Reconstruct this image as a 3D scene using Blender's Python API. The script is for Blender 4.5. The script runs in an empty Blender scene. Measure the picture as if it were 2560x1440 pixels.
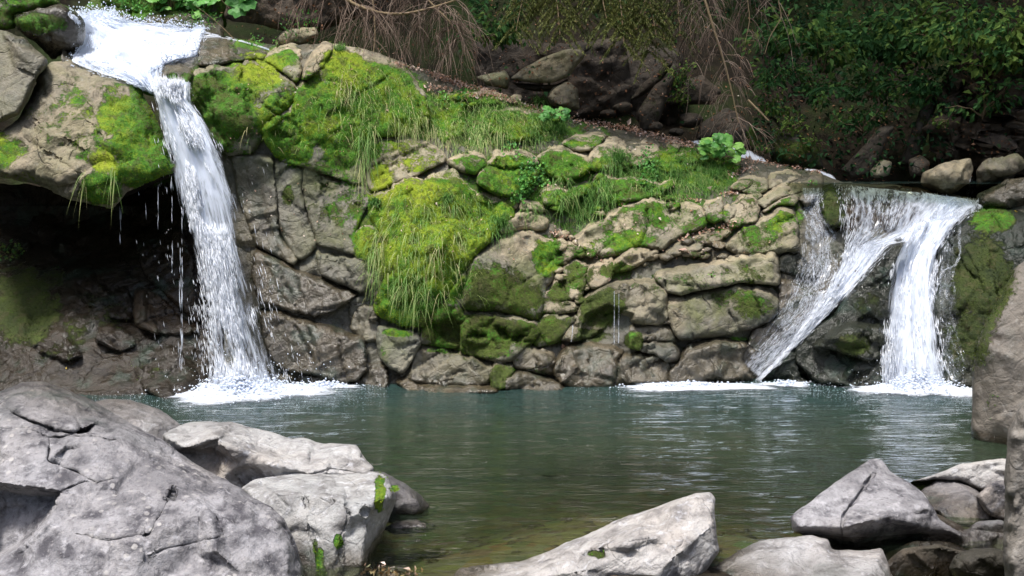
import bpy, math, random
import numpy as np
from mathutils import Vector, geometry
from mathutils.bvhtree import BVHTree

S = bpy.context.scene
COL = S.collection
# ------------------------------------------------------------------ camera
F = 2745.0                     # focal length in photo pixels (2560 wide)
CAM_H = 2.4
TH = math.atan(300.0 / F)      # pitched slightly down
cam_data = bpy.data.cameras.new('camera')
cam = bpy.data.objects.new('camera', cam_data)
COL.objects.link(cam)
cam.location = (0, 0, CAM_H)
cam.rotation_euler = (math.pi / 2 - TH, 0, 0)
cam_data.sensor_width = 36
cam_data.lens = 36 * F / 2560
cam_data.clip_end = 600
S.camera = cam
# ------------------------------------------------------------------ light
SUN_EL, SUN_AZ = math.radians(68), math.radians(212)   # azimuth: compass from +Y towards +X (behind the camera, a bit left)
world = bpy.data.worlds.new('World')
S.world = world
world.use_nodes = True
wn = world.node_tree
wn.nodes.clear()
sky = wn.nodes.new('ShaderNodeTexSky')
sky.sky_type = 'NISHITA'
sky.sun_disc = False
sky.sun_elevation = SUN_EL
sky.sun_rotation = SUN_AZ
sky.air_density = 1.0
sky.dust_density = 3.0
bg = wn.nodes.new('ShaderNodeBackground')
bg.inputs[1].default_value = 0.095
wo = wn.nodes.new('ShaderNodeOutputWorld')
wn.links.new(sky.outputs[0], bg.inputs[0])
wn.links.new(bg.outputs[0], wo.inputs[0])
sd = bpy.data.lights.new('sun', 'SUN')
sd.energy = 1.5
sd.angle = math.radians(10)
sd.color = (1.0, 0.97, 0.92)
sun = bpy.data.objects.new('sun', sd)
COL.objects.link(sun)
sdir = Vector((math.sin(SUN_AZ) * math.cos(SUN_EL), math.cos(SUN_AZ) * math.cos(SUN_EL), math.sin(SUN_EL)))
sun.rotation_euler = sdir.to_track_quat('Z', 'Y').to_euler()
sun.location = (0, 0, 30)
S.view_settings.view_transform = 'Standard'
S.view_settings.look = 'None'
S.view_settings.gamma = 1
S.view_settings.use_curve_mapping = False
S.view_settings.exposure = 1.85

rng = np.random.default_rng(7)
random.seed(7)

# ------------------------------------------------------------------ pixel -> place
ct, st = math.cos(TH), math.sin(TH)
def ray(px, py):
    px = np.asarray(px, float); py = np.asarray(py, float)
    u = (720 - py)
    d = np.stack([px - 1280, F * ct + u * st, -F * st + u * ct], -1)
    return d
def P(px, py, d):
    r = ray(px, py)
    d = np.asarray(d, float)
    return np.array([0, 0, CAM_H]) + r * (d / r[..., 1])[..., None]

# ------------------------------------------------------------------ noise
def _h(a, b, c, seed):
    n = (a * 73856093) ^ (b * 19349663) ^ (c * 83492791) ^ (seed * 668265263)
    n = (n & 0x7fffffff)
    n = ((n ^ (n >> 13)) * 1274126177) & 0x7fffffff
    n = ((n ^ (n >> 15)) * 668265261) & 0x7fffffff
    return n ^ (n >> 12)
def vnoise(p, seed=0):
    i = np.floor(p).astype(np.int64); f = p - i; f = f * f * (3 - 2 * f)
    r = 0
    for dx in (0, 1):
        wx = f[:, 0] if dx else 1 - f[:, 0]
        for dy in (0, 1):
            wy = f[:, 1] if dy else 1 - f[:, 1]
            for dz in (0, 1):
                wz = f[:, 2] if dz else 1 - f[:, 2]
                v = (_h(i[:, 0] + dx, i[:, 1] + dy, i[:, 2] + dz, seed) & 0xffff) / 32767.5 - 1
                r = r + wx * wy * wz * v
    return r
def fbm(p, oct=4, seed=0, gain=0.5):
    a, r, s = 1.0, 0, 0
    for o in range(oct):
        r = r + a * vnoise(p * (2.03 ** o) + 13.7 * o, seed + o); s += a; a *= gain
    return r / s
def worley(p, seed=0):
    i = np.floor(p).astype(np.int64)
    n = len(p)
    f1 = np.full(n, 9.0); f2 = np.full(n, 9.0)
    dv = np.zeros((n, 3)); rd = np.zeros((n, 3))
    for dx in (-1, 0, 1):
        for dy in (-1, 0, 1):
            for dz in (-1, 0, 1):
                a, b, c = i[:, 0] + dx, i[:, 1] + dy, i[:, 2] + dz
                j = [(_h(a, b, c, seed + k) & 0xffff) / 65535 for k in (1, 2, 3)]
                cx = np.stack([a + j[0], b + j[1], c + j[2]], 1)
                v = p - cx
                d = np.sqrt((v * v).sum(1))
                m = d < f1
                f2 = np.where(m, f1, np.minimum(f2, d))
                f1 = np.where(m, d, f1)
                dv[m] = v[m]
                k = np.stack([(_h(a, b, c, seed + q) & 0xffff) / 32767.5 - 1 for q in (4, 5, 6)], 1)
                rd[m] = k[m]
    return f1, f2, dv, rd
def sstep(a, b, x):
    t = np.clip((x - a) / (b - a), 0, 1)
    return t * t * (3 - 2 * t)

# ------------------------------------------------------------------ object helpers
def tag(o, label=None, cat=None, group=None, kind=None):
    if label: o['label'] = label
    if cat: o['category'] = cat
    if group: o['group'] = group
    if kind: o['kind'] = kind
    return o
def empty(name, loc, label=None, cat=None, group=None, kind=None):
    o = bpy.data.objects.new(name, None)
    COL.objects.link(o)
    o.location = [float(v) for v in loc]
    o.empty_display_size = 0.1
    return tag(o, label, cat, group, kind)
def mk(name, V, polys, mat, parent=None, attrs=None, smooth=True, origin=None):
    """link ONE mesh; polys is an (n,3) or (n,4) array or a list of such arrays"""
    V = np.asarray(V, np.float64).reshape(-1, 3)
    if isinstance(polys, np.ndarray): polys = [polys]
    polys = [np.asarray(q, np.int32) for q in polys if len(q)]
    if origin is None:
        origin = np.array([(V[:, 0].min() + V[:, 0].max()) / 2, (V[:, 1].min() + V[:, 1].max()) / 2, V[:, 2].min()])
    origin = np.asarray(origin, float)
    me = bpy.data.meshes.new(name)
    me.vertices.add(len(V))
    me.vertices.foreach_set('co', (V - origin).astype(np.float32).ravel())
    loops = np.concatenate([q.ravel() for q in polys])
    tot = np.concatenate([np.full(len(q), q.shape[1], np.int32) for q in polys])
    start = np.concatenate([[0], np.cumsum(tot)[:-1]]).astype(np.int32)
    me.loops.add(len(loops)); me.loops.foreach_set('vertex_index', loops)
    me.polygons.add(len(tot))
    me.polygons.foreach_set('loop_start', start)
    me.polygons.foreach_set('loop_total', tot)
    me.polygons.foreach_set('use_smooth', np.full(len(tot), smooth))
    me.update(calc_edges=True)
    me.validate()
    if attrs:
        for k, a in attrs.items():
            a = np.asarray(a, np.float32)
            if a.ndim == 1:
                at = me.attributes.new(k, 'FLOAT', 'POINT'); at.data.foreach_set('value', a)
            else:
                at = me.attributes.new(k, 'FLOAT_COLOR', 'POINT'); at.data.foreach_set('color', a.ravel())
    if mat: me.materials.append(mat)
    o = bpy.data.objects.new(name, me)
    COL.objects.link(o)
    if parent is not None:
        o.parent = parent
        o.location = [float(a - b) for a, b in zip(origin, parent.location)]
    else:
        o.location = [float(a) for a in origin]
    return o

# ------------------------------------------------------------------ materials
def newmat(name):
    m = bpy.data.materials.new(name); m.use_nodes = True
    nt = m.node_tree; nt.nodes.clear()
    return m, nt
class N:
    def __init__(s, nt): s.nt = nt
    def __call__(s, typ, **kw):
        n = s.nt.nodes.new('ShaderNode' + typ)
        ins = kw.pop('i', {})
        for k, v in kw.items(): setattr(n, k, v)
        for k, v in ins.items():
            s.set(n.inputs[k], v)
        return n
    def set(s, sock, v):
        if isinstance(v, bpy.types.Node): v = v.outputs[0]
        if isinstance(v, bpy.types.NodeSocket): s.nt.links.new(v, sock)
        else: sock.default_value = v
    def math(s, op, a, b=0.0, c=None, clamp=False):
        n = s.nt.nodes.new('ShaderNodeMath'); n.operation = op; n.use_clamp = clamp
        s.set(n.inputs[0], a); s.set(n.inputs[1], b)
        if c is not None: s.set(n.inputs[2], c)
        return n.outputs[0]
    def mix(s, f, a, b, mode='MIX'):
        n = s.nt.nodes.new('ShaderNodeMix'); n.data_type = 'RGBA'; n.blend_type = mode
        s.set(n.inputs[0], f)
        for k, v in ((6, a), (7, b)):
            if isinstance(v, tuple) and len(v) == 3: v = v + (1,)
            s.set(n.inputs[k], v)
        return n.outputs[2]
    def noise(s, co, scale, detail=4, rough=0.55, dist=0.0, out=0):
        n = s.nt.nodes.new('ShaderNodeTexNoise')
        s.set(n.inputs['Vector'], co)
        n.inputs['Scale'].default_value = scale; n.inputs['Detail'].default_value = detail
        n.inputs['Roughness'].default_value = rough; n.inputs['Distortion'].default_value = dist
        return n.outputs[out]
    def ramp(s, f, stops):
        n = s.nt.nodes.new('ShaderNodeValToRGB')
        e = n.color_ramp.elements
        while len(e) < len(stops): e.new(0.5)
        for k, (p, c) in enumerate(stops):
            e[k].position = p
            e[k].color = tuple(c) + (1,) if len(c) == 3 else c
        s.set(n.inputs[0], f)
        return n.outputs[0]
    def smooth(s, f, a, b):
        n = s.nt.nodes.new('ShaderNodeMapRange'); n.interpolation_type = 'SMOOTHSTEP'
        s.set(n.inputs[0], f); s.set(n.inputs[1], a); s.set(n.inputs[2], b)
        return n.outputs[0]
    def scaled(s, co, v):
        n = s.nt.nodes.new('ShaderNodeVectorMath'); n.operation = 'MULTIPLY'
        s.set(n.inputs[0], co); n.inputs[1].default_value = v
        return n.outputs[0]

def rock_material(name, grey, tan, dark, lichen=0.0, mottle=1.0, relief=0.85):
    """stone with moss and wetness read from the 'paint' attribute: R moss, G wet, B tan, A moss hue"""
    m, nt = newmat(name); n = N(nt)
    geo = n('NewGeometry'); co = geo.outputs['Position']
    at = n('Attribute', attribute_name='paint'); at.attribute_type = 'GEOMETRY'
    sp = n('SeparateColor', i={0: at.outputs['Color']})
    moss, wet, tn = sp.outputs[0], sp.outputs[1], sp.outputs[2]
    hue = at.outputs['Alpha']
    nb = n.noise(co, 1.7, 5, 0.6)
    nm = n.noise(co, 6.0, 6, 0.62, 0.3)
    nf = n.noise(co, 34.0, 5, 0.7)
    nff = n.noise(co, 120.0, 3, 0.7)
    tf = n.math('ADD', tn, n.math('MULTIPLY', n.math('SUBTRACT', nb, 0.5), 0.9), clamp=True)
    c = n.mix(tf, grey, tan)
    oi = n('ObjectInfo')
    c = n.mix(1.0, c, n.ramp(oi.outputs['Random'], [(0, (0.70, 0.68, 0.66)), (0.35, (1.0, 0.97, 0.92)), (0.7, (0.82, 0.84, 0.80)), (1, (1.2, 1.14, 1.06))]), 'MULTIPLY') if not lichen else c
    c = n.mix(n.math('MULTIPLY', n.smooth(nm, 0.42, 0.70), 0.75 * mottle), c, dark)
    c = n.mix(n.math('MULTIPLY', n.smooth(nf, 0.50, 0.72), 0.45 * mottle), c, dark)
    lite = n.math('MULTIPLY', n.smooth(n.noise(co, 15, 5, 0.7), 0.52, 0.70), 0.5 * mottle)
    c = n.mix(lite, c, tuple(min(1, 1.45 * a) for a in grey))
    c = n.mix(n.math('MULTIPLY', n.smooth(nff, 0.55, 0.75), 0.4), c, tuple(0.55 * a for a in dark))
    if lichen:
        vo = n('TexVoronoi', i={'Vector': n.mix(0.03, co, n.noise(co, 8, 2, out=1)), 'Scale': 17.0})
        vs = n.math('MULTIPLY', n.smooth(n.math('ADD', vo.outputs['Distance'], n.math('MULTIPLY', nf, 0.25)), 0.42, 0.30),
                    n.smooth(nb, 0.42, 0.6))
        c = n.mix(n.math('MULTIPLY', vs, lichen), c, (0.46, 0.44, 0.42))
        c = n.mix(n.math('MULTIPLY', n.smooth(n.noise(co, 0.9, 7, 0.7, 0.5), 0.47, 0.60), 0.52), c, dark)
        v2 = n('TexVoronoi', i={'Vector': n.mix(0.02, co, n.noise(co, 30, 2, out=1)), 'Scale': 30.0})
        vs2 = n.math('MULTIPLY', n.smooth(n.math('ADD', v2.outputs['Distance'], n.math('MULTIPLY', nff, 0.3)), 0.40, 0.25),
                     n.smooth(nm, 0.40, 0.6))
        c = n.mix(n.math('MULTIPLY', vs2, lichen * .5), c, (0.38, 0.36, 0.35))
    # thin olive film of lichen and old moss over the sheltered stone
    if name.startswith('cliff'):
        of = n.math('MULTIPLY', n.smooth(n.noise(co, 2.4, 6, 0.65, 0.4), 0.40, 0.60), n.math('SUBTRACT', 1.0, n.math('MAXIMUM', wet, n.math('MULTIPLY', tn, 0.8)), clamp=True))
        c = n.mix(n.math('MULTIPLY', of, 0.62), c, n.mix(n.noise(co, 12, 4, .6), (0.060, 0.072, 0.018), (0.165, 0.190, 0.048)))
    # thin film of algae where it is wet
    alg = n.math('MULTIPLY', wet, n.smooth(n.noise(co, 3.1, 5, 0.6), 0.50, 0.66))
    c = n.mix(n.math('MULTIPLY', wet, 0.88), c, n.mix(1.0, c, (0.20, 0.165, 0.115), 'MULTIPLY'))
    c = n.mix(n.math('MULTIPLY', alg, 0.45), c, (0.022, 0.050, 0.036))
    # moss
    mk_ = n.math('ADD', moss, n.math('ADD', n.math('MULTIPLY', n.math('SUBTRACT', nm, 0.5), 1.0),
                                     n.math('MULTIPLY', n.math('SUBTRACT', nf, 0.5), 0.55)))
    mm = n.smooth(mk_, 0.43, 0.59)
    mm = n.math('MULTIPLY', mm, n.smooth(moss, 0.02, 0.14))
    hv = n.math('ADD', n.math('SUBTRACT', hue, 0.04), n.math('ADD', n.math('MULTIPLY', n.math('SUBTRACT', n.noise(co, 4.3, 5, 0.6), 0.5), 0.7),
                                   n.math('MULTIPLY', n.math('SUBTRACT', nf, 0.5), 0.6)))
    mc = n.ramp(hv, [(0.0, (0.018, 0.030, 0.008)), (0.25, (0.042, 0.060, 0.010)), (0.40, (0.070, 0.098, 0.014)), (0.50, (0.050, 0.175, 0.012)),
                     (0.62, (0.135, 0.225, 0.014)), (0.80, (0.24, 0.31, 0.018)), (1.0, (0.32, 0.36, 0.035))])
    mc = n.mix(n.math('MULTIPLY', n.smooth(nff, 0.45, 0.7), 0.55), mc, n.mix(1.0, mc, (0.35, 0.35, 0.3), 'MULTIPLY'))
    mc = n.mix(n.math('MULTIPLY', n.smooth(n.noise(co, 9, 5, .65), 0.50, 0.64), 0.65), mc, (0.060, 0.055, 0.022))
    c = n.mix(mm, c, mc)
    dmp = n.math('MULTIPLY', wet, n.math('SUBTRACT', 1.0, n.math('MULTIPLY', mm, 0.8)))
    rough = n.math('SUBTRACT', 0.86, n.math('MULTIPLY', dmp, 0.70))
    spec = n.math('ADD', 0.28, n.math('MULTIPLY', dmp, 0.45 if not name.startswith('shaded') else 0.15))
    # relief: bedding grooves, hairline cracks
    rot = n('Mapping', vector_type='POINT', i={0: co, 'Rotation': (0.35, 0.55, 0.2)})
    bed_ = n.noise(n.scaled(rot, (1.5, 1.5, 8.0)), 1.6, 6, 0.65, 0.9)
    vk = n('TexVoronoi', feature='DISTANCE_TO_EDGE', i={'Vector': n.mix(0.22, co, n.noise(co, 2.3, 4, out=1)), 'Scale': 2.6})
    line = n.math('MULTIPLY', n.smooth(vk.outputs['Distance'], 0.022, 0.0), n.smooth(n.noise(co, 1.9, 3), 0.53, 0.62))
    line = n.math('MULTIPLY', line, n.math('MULTIPLY', n.math('SUBTRACT', 1.0, mm), 0.8 if not (lichen or name.startswith('bleached')) else 0.0))
    c = n.mix(n.math('MULTIPLY', line, 0.75), c, tuple(0.25 * q for q in dark))
    c = n.mix(n.math('MULTIPLY', n.math('MULTIPLY', n.smooth(bed_, 0.50, 0.68), n.math('SUBTRACT', 1.0, mm)), 0.16 if lichen else 0.30), c, dark)
    h = n.math('ADD', n.math('MULTIPLY', nm, 0.8), n.math('ADD', n.math('MULTIPLY', nf, 0.28), n.math('MULTIPLY', nff, 0.10)))
    vc = n('TexVoronoi', feature='DISTANCE_TO_EDGE', i={'Vector': n.mix(0.12, co, n.noise(co, 4, 3, out=1)), 'Scale': 5.0})
    crk = n.math('MULTIPLY', n.smooth(vc.outputs['Distance'], 0.0, 0.05), 0.10 if not lichen else 0.0)
    h = n.math('ADD', h, crk)
    vf = n('TexVoronoi', i={'Vector': n.mix(0.10, co, n.noise(co, 9, 3, out=1)), 'Scale': 9.0})
    h = n.math('ADD', h, n.math('ADD', n.math('MULTIPLY', vf.outputs['Distance'], 0.45), n.math('ADD', n.math('MULTIPLY', bed_, 0.15 if lichen else 0.45), n.math('MULTIPLY', line, -0.5))))
    hm = n.math('ADD', n.math('MULTIPLY', n.noise(co, 22, 4, 0.7), 0.9), n.math('MULTIPLY', n.noise(co, 85, 3, 0.7), 0.4))
    hh = n('Mix', i={0: mm}); hh.data_type = 'FLOAT'
    n.set(hh.inputs[2], h); n.set(hh.inputs[3], hm)
    bp = n('Bump', i={'Height': hh.outputs[0], 'Strength': relief, 'Distance': 0.045})
    b = n('BsdfPrincipled', i={'Base Color': c, 'Roughness': rough, 'Specular IOR Level': spec, 'Normal': bp})
    o = n('OutputMaterial', i={0: b})
    return m

M = {}
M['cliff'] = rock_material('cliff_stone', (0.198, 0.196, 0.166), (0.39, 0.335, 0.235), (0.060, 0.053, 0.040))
M['boulder'] = rock_material('pale_boulder_stone', (0.285, 0.28, 0.292), (0.32, 0.285, 0.255), (0.072, 0.069, 0.078), lichen=0.7, mottle=1.5, relief=1.0)
M['block'] = rock_material('bleached_boulder_stone', (0.41, 0.415, 0.44), (0.36, 0.30, 0.25), (0.12, 0.112, 0.11), mottle=1.1, relief=1.0)
M['back'] = rock_material('shaded_tone_stone', (0.065, 0.060, 0.050), (0.12, 0.085, 0.055), (0.022, 0.018, 0.014))  # darkened stone: shade of gully, cave and gaps is in the colour

M['slab'] = rock_material('bleached_tan_slab_stone', (0.25, 0.242, 0.228), (0.27, 0.245, 0.21), (0.12, 0.11, 0.10), mottle=0.9, relief=0.7)
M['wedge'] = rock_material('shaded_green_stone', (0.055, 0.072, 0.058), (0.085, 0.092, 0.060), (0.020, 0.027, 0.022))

def simple(name, stops, rough=0.7, transl=0.0, spec=0.3, scale=0.0, sc=20):
    m, nt = newmat(name); n = N(nt)
    at = n('Attribute', attribute_name='tint')
    geo = n('NewGeometry')
    f = n.math('ADD', at.outputs['Fac'], n.math('MULTIPLY', n.math('SUBTRACT', n.noise(geo.outputs['Position'], sc, 3), 0.5), scale))
    c = n.ramp(f, stops)
    b = n('BsdfPrincipled', i={'Base Color': c, 'Roughness': rough, 'Specular IOR Level': spec})
    out = b
    if transl:
        t = n('BsdfTranslucent', i={0: c})
        out = n('MixShader', i={0: transl, 1: b, 2: t})
    n('OutputMaterial', i={0: out})
    return m
M['moss'] = simple('moss_shoots', [(0, (0.025, 0.040, 0.008)), (0.25, (0.045, 0.068, 0.010)), (0.40, (0.075, 0.105, 0.015)), (0.50, (0.055, 0.19, 0.012)), (0.62, (0.14, 0.235, 0.015)), (0.82, (0.25, 0.32, 0.018)), (1, (0.36, 0.43, 0.04))], 0.8, 0.25, 0.1)
M['grass'] = simple('grass_blades', [(0, (0.05, 0.13, 0.03)), (0.45, (0.13, 0.29, 0.06)), (0.75, (0.26, 0.36, 0.11)), (1, (0.48, 0.44, 0.22))], 0.6, 0.3, 0.3)
M['leaf'] = simple('green_leaves', [(0, (0.014, 0.042, 0.018)), (0.45, (0.032, 0.092, 0.032)), (0.8, (0.065, 0.155, 0.042)), (1, (0.15, 0.23, 0.05))], 0.7, 0.3, 0.12)
M['bright'] = simple('fresh_leaves', [(0, (0.05, 0.17, 0.04)), (0.5, (0.11, 0.32, 0.06)), (1, (0.26, 0.48, 0.10))], 0.5, 0.3, 0.35)
M['needle'] = simple('spruce_needles', [(0, (0.03, 0.05, 0.015)), (0.5, (0.095, 0.125, 0.030)), (1, (0.22, 0.23, 0.06))], 0.6, 0.15, 0.3)
M['twig'] = simple('dead_twigs', [(0, (0.06, 0.040, 0.030)), (0.5, (0.16, 0.115, 0.088)), (1, (0.36, 0.28, 0.22))], 0.85, 0, 0.15)
M['bark'] = simple('bark', [(0, (0.07, 0.055, 0.03)), (0.5, (0.20, 0.145, 0.085)), (1, (0.30, 0.24, 0.14))], 0.85, 0, 0.2, 0.8, 30)
M['litter'] = simple('fallen_leaves', [(0, (0.16, 0.07, 0.03)), (0.4, (0.36, 0.20, 0.12)), (0.75, (0.55, 0.38, 0.30)), (1, (0.72, 0.62, 0.55))], 0.7, 0.2, 0.3)
M['red'] = simple('red_leaf', [(0, (0.30, 0.03, 0.02)), (1, (0.45, 0.12, 0.05))], 0.6, 0.2, 0.3)
M['yellow'] = simple('yellow_leaf', [(0, (0.45, 0.33, 0.03)), (1, (0.6, 0.45, 0.1))], 0.6, 0.2, 0.3)

def white_water(name, alpha=None, col=(0.84, 0.89, 0.97), clear=0.0):
    """aerated falling water; alpha None = solid streaks and drops, else a torn sheet read along its UV flow"""
    m, nt = newmat(name); n = N(nt)
    d = n('BsdfDiffuse', i={0: col + (1,), 1: 0.6})
    t = n('BsdfTranslucent', i={0: col + (1,)})
    g = n('BsdfGlossy', i={0: (1, 1, 1, 1), 1: 0.18})
    s = n('MixShader', i={0: 0.45, 1: d, 2: t})
    s = n('MixShader', i={0: 0.05, 1: s, 2: g})
    if clear:
        tr = n('BsdfTransparent')
        s = n('MixShader', i={0: 1 - clear, 1: tr, 2: s})
    if alpha is not None:
        uv = n('Attribute', attribute_name='flow')      # x across (m), y along (m), z density
        v = uv.outputs['Vector']
        sep = n('SeparateXYZ', i={0: v})
        cmb = n('CombineXYZ', i={0: sep.outputs[0], 1: sep.outputs[1], 2: 0.0})
        n1 = n.noise(n.scaled(cmb, alpha['s1']), 1.0, 5, 0.62, 0.6)
        n2 = n.noise(n.scaled(cmb, alpha['s2']), 1.0, 4, 0.6, 0.4)
        f = n.math('ADD', n.math('MULTIPLY', n1, 0.6), n.math('MULTIPLY', n2, 0.4))
        f = n.math('ADD', f, n.math('SUBTRACT', sep.outputs[2], 0.5))
        a = n.smooth(f, alpha['lo'], alpha['hi'])
        bp = n('Bump', i={'Height': f, 'Strength': 0.35, 'Distance': 0.03})
        n.set(d.inputs['Normal'], bp)
        tr = n('BsdfTransparent')
        s = n('MixShader', i={0: n.math('MULTIPLY', a, alpha.get('cap', 1.0)), 1: tr, 2: s})
    n('OutputMaterial', i={0: s})
    return m
M['foam'] = white_water('white_water')
M['streak'] = white_water('falling_streaks', None, (0.90, 0.93, 0.98), 0.30)
M['sheet'] = white_water('falling_water_sheet', dict(s1=(22, 2.2, 1), s2=(55, 7, 1), lo=0.38, hi=0.66))
M['film'] = white_water('thin_water_film', dict(s1=(30, 7.0, 1), s2=(80, 40, 1), lo=0.38, hi=0.70, cap=0.8))
M['foamfilm'] = white_water('pool_foam', dict(s1=(3.5, 9, 1), s2=(18, 40, 1), lo=0.40, hi=0.72))

def water_material():
    m, nt = newmat('pool_water'); n = N(nt)
    geo = n('NewGeometry'); co = geo.outputs['Position']
    at = n('Attribute', attribute_name='deep')
    dp = at.outputs['Fac']
    n1 = n.noise(n.scaled(co, (2.2, 9.0, 1)), 1.0, 4, 0.55, 0.5)
    n2 = n.noise(n.scaled(co, (9, 30, 1)), 1.0, 3, 0.5, 0.4)
    h = n.math('ADD', n1, n.math('MULTIPLY', n2, 0.28))
    bp = n('Bump', i={'Height': h, 'Strength': 0.85, 'Distance': 0.05})
    fr = n('Fresnel', i={'IOR': 1.33, 'Normal': bp})
    gl = n('BsdfGlossy', i={0: (1, 1, 1, 1), 1: 0.04, 'Normal': bp})
    tint = n.mix(dp, (0.72, 0.77, 0.62), (0.16, 0.28, 0.20))
    tr = n('BsdfTransparent', i={0: tint})
    sy = n('SeparateXYZ', i={0: co})
    air = n.smooth(n.math('ADD', sy.outputs[1], n.math('MULTIPLY', n.noise(n.scaled(co, (0.5, 1.0, 1)), 1.0, 3), 2.5)), 10.3, 12.8)
    body = n.mix(air, n.mix(n.noise(n.scaled(co, (0.6, 1.2, 1)), 1.0, 3), (0.032, 0.060, 0.040), (0.056, 0.078, 0.042)), (0.030, 0.062, 0.056))
    df = n('BsdfDiffuse', i={0: body})
    s = n('MixShader', i={0: n.math('MULTIPLY', dp, 0.80), 1: tr, 2: df})
    s = n('MixShader', i={0: n.math('MULTIPLY', fr, 1.15, clamp=True), 1: s, 2: gl})
    n('OutputMaterial', i={0: s})
    return m
M['water'] = water_material()

def ground_material():
    m, nt = newmat('earth_and_stones'); n = N(nt)
    geo = n('NewGeometry'); co = geo.outputs['Position']
    nb = n.noise(co, 0.8, 6, 0.6); nf = n.noise(co, 9, 6, 0.65)
    c = n.ramp(nf, [(0.25, (0.006, 0.005, 0.003)), (0.5, (0.016, 0.012, 0.007)), (0.75, (0.034, 0.026, 0.015))])  # soil darkened to make up for missing tree shade on the bank
    c = n.mix(n.smooth(nb, 0.45, 0.6), c, n.mix(nf, (0.008, 0.015, 0.004), (0.03, 0.045, 0.010)))
    # bed of the pool: olive stones
    sz = n('SeparateXYZ', i={0: co})
    bed = n.smooth(sz.outputs[2], 0.05, -0.05)
    vo = n('TexVoronoi', i={'Vector': n.mix(0.05, co, n.noise(co, 6, 2, out=1)), 'Scale': 6.0})
    pb = n.mix(0.5, n.ramp(nf, [(0.3, (0.075, 0.068, 0.04)), (0.7, (0.20, 0.18, 0.11))]),
               n.mix(0.6, (0.16, 0.145, 0.085), vo.outputs['Color'], 'MULTIPLY'))
    c = n.mix(bed, c, pb)
    bp = n('Bump', i={'Height': n.math('ADD', nf, n.math('MULTIPLY', vo.outputs['Distance'], -0.5)), 'Strength': 0.7, 'Distance': 0.06})
    b = n('BsdfPrincipled', i={'Base Color': c, 'Roughness': 0.9, 'Specular IOR Level': 0.2, 'Normal': bp})
    n('OutputMaterial', i={0: b})
    return m
M['ground'] = ground_material()
# ================================================================== SETTING: ground sheet
def interp(x, xs, ys): return np.interp(x, xs, ys)
def ground_h(x, y):
    x = np.asarray(x, float); y = np.asarray(y, float)
    shore = 6.1 + 0.5 * np.sin(x * 0.9 + 0.5) + 0.25 * np.sin(x * 2.3)
    yy = y - (shore - 6.1) * (y < 9)
    z = interp(yy, [-60, -8, 0, 4.5, 6.1, 7.0, 8.5, 12.3, 13.2, 14.8, 15.4, 16.2, 17.2, 18.6, 21, 30, 60, 200],
               [6, 3.0, 0.8, 0.3, -0.05, -0.16, -0.55, -1.15, -0.8, 1.1, 1.55, 2.0, 3.2, 5.2, 8.8, 18, 30, 34])
    up = sstep(1.5, 6.0, x) * sstep(14.8, 15.8, y) * (1 - sstep(16, 18.5, y))
    z = z - 0.25 * up
    side = np.maximum(0, np.abs(x) - 6.3 - 1.0 * sstep(13.5, 15.5, y) - 1.2 * (1 - sstep(6, 9, y)))
    z = z + 2.2 * side * (1 - np.exp(-1.5 * side)) * (1 - .6 * sstep(3, 30, side))
    p = np.stack([x, y, 0 * x], -1).reshape(-1, 3)
    nz = fbm(p * 0.7, 5, 3).reshape(x.shape) * 0.45 * sstep(14.2, 17, y) + fbm(p * 1.9, 4, 9).reshape(x.shape) * 0.07
    return z + nz
def grid(xs, ys, fz):
    X, Y = np.meshgrid(xs, ys)
    Z = fz(X, Y)
    V = np.stack([X, Y, Z], -1).reshape(-1, 3)
    nx, ny = len(xs), len(ys)
    i = np.arange(nx * ny).reshape(ny, nx)
    q = np.stack([i[:-1, :-1], i[:-1, 1:], i[1:, 1:], i[1:, :-1]], -1).reshape(-1, 4)
    return V, q
gx = np.concatenate([np.linspace(-200, -13, 22)[:-1], np.linspace(-13, 13, 200), np.linspace(13, 200, 22)[1:]])
gy = np.concatenate([np.linspace(-60, 3, 16)[:-1], np.linspace(3, 24, 190), np.linspace(24, 200, 24)[1:]])
V, q = grid(gx, gy, ground_h)
tag(mk('ground', V, q, M['ground'], origin=(0, 0, 0)), kind='structure')
# ================================================================== pool water
wx = np.linspace(-9.5, 9.5, 420); wy = np.linspace(3.5, 13.3, 260)
def water_z(X, Y):
    p = np.stack([X * 1.6, Y * 6.5, 0 * X], -1).reshape(-1, 3)
    r = fbm(p, 3, 21).reshape(X.shape)
    rough = 0.0060 + 0.012 * np.exp(-((X + 2.95) ** 2 + (Y - 11.7) ** 2) / 1.6) + 0.010 * np.exp(-((X - 4.4) ** 2 + (Y - 11.8) ** 2) / 2.5)
    return r * rough
V, q = grid(wx, wy, water_z)
gz = ground_h(V[:, 0], V[:, 1])
deep = np.clip((-gz - .10) / 1.15, 0, 1) ** 0.9
tag(mk('pool_water', V, q, M['water'], attrs={'deep': deep}, origin=(0, 9, 0)), kind='structure')

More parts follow.
